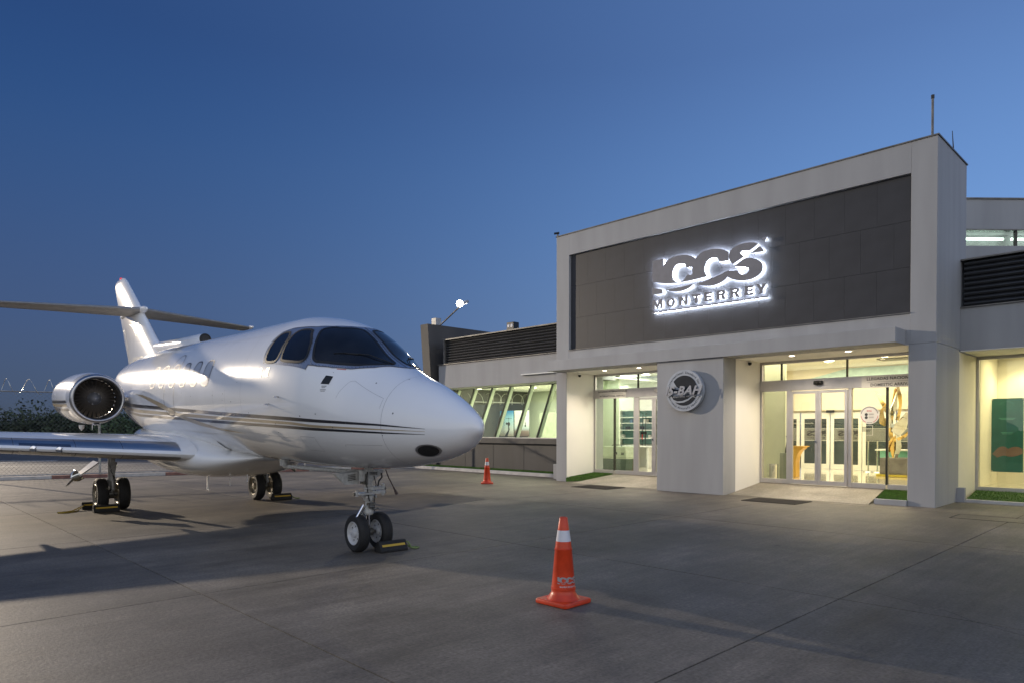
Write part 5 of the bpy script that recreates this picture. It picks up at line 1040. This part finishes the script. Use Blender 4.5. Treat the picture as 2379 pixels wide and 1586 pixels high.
for sgn in (-1, 1):
    ys = [.80, 1.2, 2.0, 3.0, 4.5, 5.6, 6.1, 6.25]
    W_ = J.part('wing', M().loft([wing_ring(y, *wst(y)[:2], wst(y)[2] * (.96 if y == 6.25 else 1), wst(y)[3], sgn=sgn) for y in ys]), JW, smooth='auto')
    ys = np.linspace(1.02, 6.15, 14)
    J.part('leading_edge', M().loft([wing_ring(y, *wst(y), off=.004, xmax=.115, sgn=sgn) for y in ys], cap=False), JMET, W_, smooth='all')
    rs = M()
    for y in (1.75, 2.32, 3.04, 4.4, 5.6): rs.loft([wing_ring(y, *wst(y), off=.0055, xmax=.115, sgn=sgn), wing_ring(y + .008, *wst(y + .008), off=.0055, xmax=.115, sgn=sgn)], cap=False)
    J.part('slat_joint', rs, JSEAM, W_)
    # landing lamps behind a clear cover in the leading edge
    J.part('lamp_cover', M().loft([wing_ring(y, *wst(y), off=.007, xmax=.045, sgn=sgn) for y in (2.38, 2.6, 2.8, 2.98)], cap=False), mat('lamp_cavity', (.10, .10, .12), .12, metal=.6, coat=1), W_, smooth='all')
    for y in (2.52, 2.82):
        x_, z_, c_, t_ = wst(y); J.part('landing_lamp', M().lathe([(0, -.006), (.030, -.004), (.043, 0), (.048, .010)], (x_ + .006, y * sgn, z_ + .0), (-1, 0, .0), 20), JCHROME, W_, smooth='auto')
    fl_ = M()
    for y in (2.0, 3.6, 5.2): x_, z_, c_, t_ = wst(y); fl_.box(x_ - c_ * .99, x_ - c_ * .62, y * sgn - .03, y * sgn + .03, z_ - .14, z_ - .01)
    J.part('flap_fairing', fl_, JW, W_, bevel=.01)
# root fillet lamp on the starboard side
bl = [(-3.47 + .045 * math.cos(q), 1.095 + .075 * math.sin(q)) for q in [2 * math.pi * i / 20 for i in range(20)]]
fp('inspection_lamp', patch(zpoly(bl), .004, .03, R(3)), BLACK)
# engines
EYc, EZc = 1.50, 1.80
for sgn in (-1, 1):
    o = (-7.42, EYc * sgn, EZc); ax = (-1, 0, 0)
    N_ = J.part('engine_nacelle', M().lathe([(.428, .03), (.452, .10), (.480, .28), (.500, .60), (.505, 1.0), (.495, 1.5), (.46, 2.1), (.40, 2.6), (.36, 2.62), (.35, 2.3)], o, ax, 48), JW, smooth='all')
    J.part('intake_lip', M().lathe([(.455, .09), (.444, .045), (.430, .012), (.415, .0), (.400, .008), (.388, .035), (.380, .09), (.376, .16)], o, ax, 64), JMET, N_, smooth='all')
    J.part('intake_duct', M().lathe([(.377, .15), (.372, .30), (.37, .46)], o, ax, 48), mat('duct_dark', (.13, .12, .11), .35, metal=.6) if 'duct_dark' not in bpy.data.materials else bpy.data.materials['duct_dark'], N_, smooth='all')
    J.part('fan_disc', M().lathe([(0, .56), (.37, .56)], o, ax, 40), BLACK, N_)
    bm = mat('fan_blade_metal', (.17, .15, .13), .42, metal=.8, var=.3) if 'fan_blade_metal' not in bpy.data.materials else bpy.data.materials['fan_blade_metal']
    b0 = None
    for k in range(28):
        if b0 is None:
            m = M(); rgs = []
            for r in (.12, .22, .30, .362):
                tw = R(30 + 95 * (r - .12)); w = .030 + .06 * (r - .12); dx, dt_ = math.sin(tw) * w, math.cos(tw) * w
                rgs.append([(-.40 - dx, -dt_, r), (-.40 - dx, -dt_ + .003, r), (-.40 + dx, dt_ + .003, r), (-.40 + dx, dt_, r)])
            m.loft(rgs); b0 = finish('fan_blade', m, bm, False, 0, (0, 0, 0), N_); c = b0
        else: c = b0.copy(); sc.collection.objects.link(c); c.parent = N_
        c.location = (o[0], o[1], o[2]); c.rotation_euler = (2 * math.pi * k / 28, 0, 0)
    J.part('spinner', M().lathe([(0, .20), (.035, .22), (.08, .28), (.115, .36), (.125, .44)], o, ax, 32), mat('spinner_grey', (.22, .22, .23), .45, metal=.3) if 'spinner_grey' not in bpy.data.materials else bpy.data.materials['spinner_grey'], N_, smooth='all')
    bo = M()
    for k in range(9): a = 2 * math.pi * k / 9 + .2; bo.lathe([(0, -.006), (.008, -.002), (.008, .01)], (o[0] - .345, o[1] + .112 * math.cos(a), o[2] + .112 * math.sin(a)), ax, 8)
    J.part('bolts', bo, JCHROME, N_)
    J.part('engine_pylon', M().loft([[(x, y * sgn, z) for x, z in ((-7.75, 1.84), (-8.1, 1.91), (-9.6, 1.91), (-9.9, 1.84), (-9.6, 1.77), (-8.1, 1.77))] for y in (.85, 1.12)]), JW, smooth='auto')
    J.part('nacelle_band', M().lathe([(.4553, .105), (.4820, .285)], o, ax, 48), mat('nacelle_blue_grey', (.52, .54, .58), .25, coat=.8) if 'nacelle_blue_grey' not in bpy.data.materials else bpy.data.materials['nacelle_blue_grey'], N_, smooth='all')
    def arcband(a0, a1, prof, mt_, nm2):
        m = M(); n = 10; V = []
        for r, h in prof:
            for k in range(n + 1): a = a0 + (a1 - a0) * k / n; V.append((o[0] - h, o[1] + sgn * r * math.cos(a), o[2] + r * math.sin(a)))
        m.add(V, [(i * (n + 1) + k, i * (n + 1) + k + 1, (i + 1) * (n + 1) + k + 1, (i + 1) * (n + 1) + k) for i in range(len(prof) - 1) for k in range(n)]); J.part(nm2, m, mt_, N_, smooth='all')
    pf_ = [(.4840, .30), (.5025, .60), (.5075, 1.0), (.4975, 1.5), (.4625, 2.1)]
    arcband(R(-12), R(-6), pf_, JBLK, 'black_stripe'); arcband(R(-20), R(-14), pf_, JGOLD, 'gold_stripe'); arcband(R(-30), R(-24), pf_, JBLK, 'black_stripe')
    J.part('drain_outlet', M().box(o[0] - .30, o[0] - .34, o[1] - .05, o[1] + .05, EZc - .475, EZc - .505).lathe([(0, -.12), (.045, -.06), (.05, 0)], (o[0] - .95, o[1] + .12 * sgn, EZc - .52), (0, 0, 1), 12).cyl((o[0] - .6, o[1], EZc - .50), (o[0] - .6, o[1], EZc - .60), .008), JW, N_, smooth='auto')
    J.part('vent_hole', M().box(o[0] - .175, o[0] - .178, o[1] - .045, o[1] + .045, EZc - .49, EZc - .45), BLACK, N_)
# fin, rudder, dorsal spine
def vring(z, xle, c, t=.11): return [(xle - x, zz, z) for x, zz in foil(c, t, camber=0)]
FN_ = J.part('tail_fin', M().loft([vring(2.30, -8.35, 3.55, .10), vring(2.85, -9.0, 3.20, .10), vring(3.3, -9.78, 2.78, .105), vring(3.9, -10.77, 2.22, .10), vring(4.4, -11.6, 1.78, .10), vring(4.80, -12.28, 1.36, .10), vring(4.90, -12.50, 1.05, .08), vring(4.93, -12.62, .75, .05)]), JW, smooth='auto')
FS = [(2.30, -8.35, 3.55, .10), (2.85, -9.0, 3.20, .10), (3.3, -9.78, 2.78, .105), (3.9, -10.77, 2.22, .10), (4.4, -11.6, 1.78, .10)]
def onfin(X, Z, s=-1, off=.003):
    xle, c, t = [float(np.interp(Z, [f[0] for f in FS], [f[k] for f in FS])) for k in (1, 2, 3)]; q = max(.001, min(.999, (xle - X) / c))
    return (X, s * (5 * t * (.2969 * math.sqrt(q) - .126 * q - .3516 * q * q + .2843 * q**3 - .1036 * q**4) * c + off), Z)
rs = M()
for s in (-1, 1):
    for a, b, w in (((-12.30, 3.54), (-11.42, 2.36), .022), ((-12.30, 3.56), (-12.62, 3.56), .022), ((-12.18, 3.1), (-12.0, 2.6), .03)):
        dx, dz = b[0] - a[0], b[1] - a[1]; L_ = math.hypot(dx, dz); nx, nz = -dz / L_ * w / 2, dx / L_ * w / 2; V = []
        for k in range(13):
            x, z = a[0] + dx * k / 12, a[1] + dz * k / 12; V += [onfin(x + nx, z + nz, s), onfin(x - nx, z - nz, s)]
        rs.add(V, [(2 * k, 2 * k + 1, 2 * k + 3, 2 * k + 2) for k in range(12)])
J.part('rudder_gap', rs, JSEAM, FN_, fixn=False)
fs = M(); V = []
for k in range(15):
    x = -11.55 + .98 * (k / 14); z = 3.62 - .42 * (k / 14) ** 2.2; V += [onfin(x, z + .028 * math.sin(math.pi * k / 14)), onfin(x, z - .028 * math.sin(math.pi * k / 14))]
fs.add(V, [(2 * k, 2 * k + 1, 2 * k + 3, 2 * k + 2) for k in range(14)]); J.part('fin_swoosh', fs, JSEAM, FN_, fixn=False)
J.part('beacon', M().lathe([(.035, 0), (.033, .04), (.018, .06), (0, .065)], (-12.95, 0, 4.915), (0, 0, 1), 14), mat('beacon_red', (.6, .02, .02), .2, coat=.8, emit=(1, .05, .05), estr=.6), FN_, smooth=True)
rm_ = M()
for s, side in ((-1, 1), (1, -1)):
    V, F = text_geo('XA-UWE', .38, bold=.012, space=1.02); V = [(x * .82, y, z) for x, y, z in V]
    rm_.add([onfin(-10.62 + x * side, 2.66 + y, s) for x, y, z in V], F)
J.part('registration', rm_, mat('registration_grey', (.12, .12, .13), .4), FN_, fixn=False)
st = [(-6.14, .10, 2.925), (-6.3, .125, 2.925), (-6.8, .13, 2.92), (-7.6, .125, 2.93), (-8.5, .12, 2.95), (-9.3, .10, 2.98), (-9.9, .05, 3.0)]
rg = [[(x, r * math.cos(2 * math.pi * k / 20), z + r * (1.0 if math.sin(2 * math.pi * k / 20) > 0 else 1.6) * math.sin(2 * math.pi * k / 20)) for k in range(20)] for x, r, z in st]
D_ = J.part('dorsal_spine', M().loft(rg), JW, smooth='auto'); J.part('air_scoop', M().lathe([(0, .012), (.078, .012), (.085, 0), (.098, .0), (.106, .02)], (-6.11, 0, 2.935), (-1, 0, 0), 24), BLACK, D_, smooth='auto')
# tailplane
def trg(y, sgn, z=3.93): return [(-10.60 - y * .50 - x, y * sgn, z + zz) for x, zz in foil(1.78 - y * .27, .10, camber=-.01)]
for sgn in (-1, 1):
    TP = J.part('tailplane', M().loft([trg(y, sgn) for y in (0.02, .4, 1.2, 2.2, 2.95, 3.05)]), JGREY, smooth='auto')
    J.part('tip_fairing', M().tube([(-11.95, 3.06 * sgn, 3.93), (-12.1, 3.07 * sgn, 3.93), (-12.7, 3.07 * sgn, 3.93), (-13.1, 3.06 * sgn, 3.93)], [.02, .05, .05, .02], n=12), JW, TP, smooth=True)
    el = M()
    el.loft([[(-11.75 - y * .31, y * sgn, 3.872 + y * .004), (-11.77 - y * .31, y * sgn, 3.872 + y * .004), (-11.77 - y * .31, y * sgn, 3.862 + y * .004), (-11.75 - y * .31, y * sgn, 3.862 + y * .004)] for y in (.15, 2.9)])
    J.part('elevator_hinge', el, JGREY, TP)
    J.part('static_wick', M().tube([(-12.55, 2.2 * sgn, 3.93), (-12.75, 2.2 * sgn, 3.91)], .006, n=4).tube([(-12.6, 2.6 * sgn, 3.93), (-12.8, 2.6 * sgn, 3.91)], .006, n=4).tube([(-12.65, 2.9 * sgn, 3.93), (-12.85, 2.9 * sgn, 3.91)], .006, n=4), JMET, TP)
J.part('tail_bullet', M().tube([(-10.35, 0, 3.93), (-10.5, 0, 3.93), (-11.0, 0, 3.93), (-12.4, 0, 3.93), (-13.0, 0, 3.93)], [.02, .07, .105, .10, .02], n=20), JW, smooth=True)
# landing gear
def gz(x): return x * math.tan(PT)
def wheel(name, x, y, r, w, hub, side, lab=None):
    o = (x, y, gz(x) + r - .004)
    Wn = J.part(name, M().lathe([(r * .60, -w * .42), (r * .70, -w * .49), (r * .88, -w * .48), (r * .965, -w * .36), (r * .995, -w * .20), (r, -w * .195), (r * .992, -w * .18), (r * .999, -w * .05), (r * .990, -w * .035), (r * .990, w * .035), (r * .999, w * .05), (r * .992, w * .18), (r, w * .195), (r * .995, w * .20), (r * .965, w * .36), (r * .88, w * .48), (r * .70, w * .49), (r * .60, w * .42)], o, (0, 1, 0), 48), RUBBER, smooth='auto', label=lab)
    J.part('rim', M().lathe([(r * .62, -w * .43), (r * .60, -w * .46), (r * .55, -w * .40), (r * .52, -w * .25), (r * .25, -w * .22), (r * .20, -w * .42), (r * .10, -w * .46), (0, -w * .46)], o, (0, 1, 0), 36).lathe([(r * .62, w * .43), (r * .60, w * .46), (r * .55, w * .40), (r * .52, w * .25), (r * .25, w * .22), (r * .20, w * .42), (r * .10, w * .46), (0, w * .46)], o, (0, 1, 0), 36).cyl((x, y - w * .2, o[2]), (x, y + w * .2, o[2]), r * .5), hub, Wn, smooth='auto')
    bo = M()
    for s in (-1, 1):
        for k in range(6): a = 2 * math.pi * k / 6 + .3; bo.cyl((x + r * .38 * math.cos(a), y + s * w * .20, o[2] + r * .38 * math.sin(a)), (x + r * .38 * math.cos(a), y + s * w * .245, o[2] + r * .38 * math.sin(a)), r * .05, n=6)
    J.part('wheel_bolts', bo, BLACK, Wn)
    return Wn
HUBW = mat('hub_white', (.52, .52, .53), .35, var=.1, vscale=12, coat=.2); HUBD = mat('hub_dusty', (.30, .27, .21), .45, metal=.4, var=.4, vscale=20)
wheel('nose_wheel', 0, -.152, .226, .135, HUBW, -1); wheel('nose_wheel', 0, .152, .226, .135, HUBW, 1)
for sgn in (-1, 1):
    for k in (-1, 1): wheel('main_wheel', -6.80, 1.41 * sgn + .172 * k, .292, .185, HUBD, k)
ng = J.part('nose_gear_leg', M().cyl((-.02, 0, 1.02), (-.01, 0, .62), .052, n=20).cyl((-.01, 0, .62), (-.005, 0, .43), .042, n=20).lathe([(.06, 0), (.066, .01), (.066, .05), (.06, .06)], (-.01, 0, .60), (0, 0, 1), 20).lathe([(.05, 0), (.054, .01), (.054, .04), (.048, .05)], (0, 0, .44), (0, 0, 1), 20), GEARW, smooth='auto')
J.part('piston', M().cyl((-.005, 0, .44), (0, 0, .20), .024, n=16), JCHROME, ng, smooth='auto')
J.part('axle', M().cyl((0, -.19, .222), (0, .19, .222), .022, n=14).lathe([(.045, -.05), (.05, 0), (.045, .05)], (0, 0, .222), (0, 1, 0), 16), GEARD, ng, smooth='auto')
J.part('steering_clamp', M().box(-.03, .10, -.19, .02, .680, .705).box(.03, .09, -.02, .15, .735, .775).box(.02, .09, .0, .17, .685, .725).box(-.05, .06, -.075, .075, .635, .665).cyl((.06, .15, .66), (.06, .15, .80), .022, n=10).cyl((.03, -.18, .66), (.03, -.18, .73), .02, n=10).cyl((.06, -.1, .755), (.06, .17, .755), .018, n=10), GEARW, ng, smooth='auto', bevel=.003)
J.part('fittings', M().cyl((.06, .16, .745), (.06, .185, .745), .02, n=8).cyl((.05, .17, .70), (.05, .19, .70), .022, n=8).cyl((.02, -.2, .69), (.02, -.22, .69), .018, n=8).box(.03, .08, -.05, .05, .55, .58).cyl((.06, .02, .50), (.06, .09, .51), .012, n=8).cyl((.055, -.03, .53), (.055, .03, .53), .02, n=8).box(-.02, .05, -.03, .08, .905, .945).box(-.06, .06, -.09, -.05, .80, .93), GEARD, ng)
J.part('torque_link', M().tube([(-.06, -.03, .53), (-.20, -.02, .40), (-.05, 0, .25)], [.016, .013, .016], n=8).tube([(-.06, .03, .53), (-.20, .02, .40), (-.05, 0, .25)], [.016, .013, .016], n=8), GEARW, ng, smooth='auto')
J.part('towing_link', M().tube([(.04, -.10, .56), (.06, -.20, .42)], .010, n=8), JCHROME, ng)
J.part('bracket', M().hexa([(.0, -.045, .80), (.05, -.045, .80), (.05, .16, .93), (.0, .16, .93)], [(.0, -.045, .97), (.05, -.045, .97), (.05, .17, .97), (.0, .17, .97)]).box(-.02, .05, -.13, -.05, .84, .97), GEARW, ng)
J.part('hose', M().tube([(.06, .13, .93), (.07, .13, .88), (.07, .09, .84), (.07, .075, .77)], .010, n=8).tube([(.06, -.06, .95), (.075, -.09, .85), (.07, -.06, .72), (.06, -.03, .60)], .007, n=6).tube([(.055, .03, .90), (.08, .045, .80), (.07, .03, .60), (.055, .04, .48)], .006, n=6), BLACK, ng, smooth=True)
J.part('drag_brace', M().cyl((-.12, -.02, .925), (-1.9, -.25, .885), .028, n=12).cyl((-1.84, -.28, .90), (-1.84, -.28, .985), .055, .06, n=16).cyl((-.12, -.02, .925), (-.32, -.045, .920), .036, n=12), GEARW, ng, smooth='auto')
ngd = J.part('gear_door', M().loft([[(x, y, z) for x, y, z in r] for r in ([(-.05, -.11, .80), (-.05, -.30, .80), (-.05, -.42, .925), (-.05, -.12, .95)], [(-.18, -.11, .83), (-.18, -.28, .82), (-.18, -.40, .93), (-.18, -.12, .95)])]), GEARW); 
for k in range(4): J.part('louvre', M().tube([(-.045, -.16, .86 + k * .018), (-.045, -.26, .845 + k * .022)], .005, n=5), GEARD, ngd)
J.part('tie_down_strap', M().tube([(.02, .21, .965), (.03, .25, .86), (.03, .31, .76), (.04, .36, .66)], [.006, .008, .007, .020], n=6), mat('strap_dark', (.10, .075, .07), .8), smooth=True)
for sgn in (-1, 1):
    y0 = 1.41 * sgn; zA = gz(-6.8) + .288
    mg = J.part('main_gear_leg', M().cyl((-6.8, y0, .80), (-6.8, y0, .22), .058, n=18).cyl((-6.8, y0, .24), (-6.8, y0, zA), .036, n=14).tube([(-6.8, y0, zA), (-6.68, y0, .18), (-6.72, y0, .34)], [.035, .03, .03], n=10).lathe([(.07, 0), (.075, .02), (.07, .04)], (-6.8, y0, .30), (0, 0, 1), 16), GEARW, smooth='auto')
    J.part('axle', M().cyl((-6.8, y0 - .25, zA), (-6.8, y0 + .25, zA), .03, n=14).cyl((-6.8, y0 - .085, zA), (-6.8, y0 + .085, zA), .085, n=18), GEARD, mg, smooth='auto')
    J.part('side_brace', M().tube([(-6.75, y0, .34), (-6.72, y0 - .05 * sgn, .66)], .028, n=10).box(-6.74, -6.70, y0 - .03, y0 + .03, .42, .70), GEARW, mg)
    J.part('brake_line', M().tube([(-6.73, y0 + .03, .62), (-6.70, y0 - .03, .50), (-6.71, y0 + .03, .38), (-6.68, y0 - .02, .22), (-6.69, y0 + .03, .06)], .008, n=6).tube([(-6.73, y0 - .04, .60), (-6.69, y0 + .03, .30), (-6.67, y0 - .04, .14)], .007, n=6), BLACK, mg)
    d = Vector((0, .37 * sgn, -.30)).normalized(); a = Vector((-6.8, y0 + .24 * sgn, .66)); n_ = Vector((0, d.z, -d.y)).normalized() * .012
    gd = J.part('gear_door', M().loft([[a + Vector((.24, 0, 0)) - n_, a + Vector((.24, 0, 0)) + n_, a + Vector((-.25, 0, 0)) + n_, a + Vector((-.25, 0, 0)) - n_], [a + d * .36 + Vector((.18, 0, 0)) - n_, a + d * .36 + Vector((.18, 0, 0)) + n_, a + d * .36 + Vector((-.14, 0, 0)) + n_, a + d * .36 + Vector((-.14, 0, 0)) - n_]]), JW, label='white hinged door hanging outboard of the wheels')
    if sgn < 0:
        e = a + d * .36
        J.part('wrapped_fitting', M().tube([e - d * .03, e + d * .05, e + d * .11], [.11, .10, .05], n=14), STEEL, gd, smooth=True)
        J.part('prong', M().tube([e + d * .09 + Vector((.03, 0, 0)), e + d * .24 + Vector((.09, 0, -.02))], [.028, .010], n=8).tube([e + d * .09, e + d * .20 + Vector((-.02, 0, -.05))], [.028, .010], n=8), STEEL, gd, smooth=True)
    else:
        J.part('door_link', M().tube([a + d * .1, a + d * .48 + Vector((.1, 0, 0))], [.02, .03], n=8), GEARD, gd)
# chocks
def jw(x, y): p = JF @ Vector((x, y, gz(x))); return p.x, p.y
RC = math.atan2(ey.y, ey.x)
X, Y = jw(.245, .17); chock(X, Y, RC, .37, 'black chock with a green rope in front of the nose wheels', [(.18, 0, .10), (.22, -.02, .09), (.25, -.05, .02), (.31, -.07, .012), (.36, -.04, .012), (.35, .01, .012), (.28, .0, .015), (.22, .01, .05)], ROPEG)
X, Y = jw(-6.45, -1.56); chock(X, Y, RC, .40, 'black chock with yellow stripe in front of the near main wheels', None, ROPE)
X, Y = jw(-7.16, -1.62); chock(X, Y, RC, .40, 'black chock behind the near main wheels with a trailing yellow rope', [(-.16, -.06, .08), (-.24, -.2, .05), (-.32, -.34, .012), (-.42, -.46, .012), (-.55, -.50, .012), (-.62, -.42, .012), (-.50, -.38, .012), (-.38, -.26, .012), (-.22, -.10, .06)], ROPE)
X, Y = jw(-6.45, 1.62); chock(X, Y, RC, .40, 'black chock in front of the far main wheels', [(.2, 0, .08), (.25, -.03, .03), (.33, -.04, .012), (.38, .0, .012), (.30, .02, .012)], ROPEG)
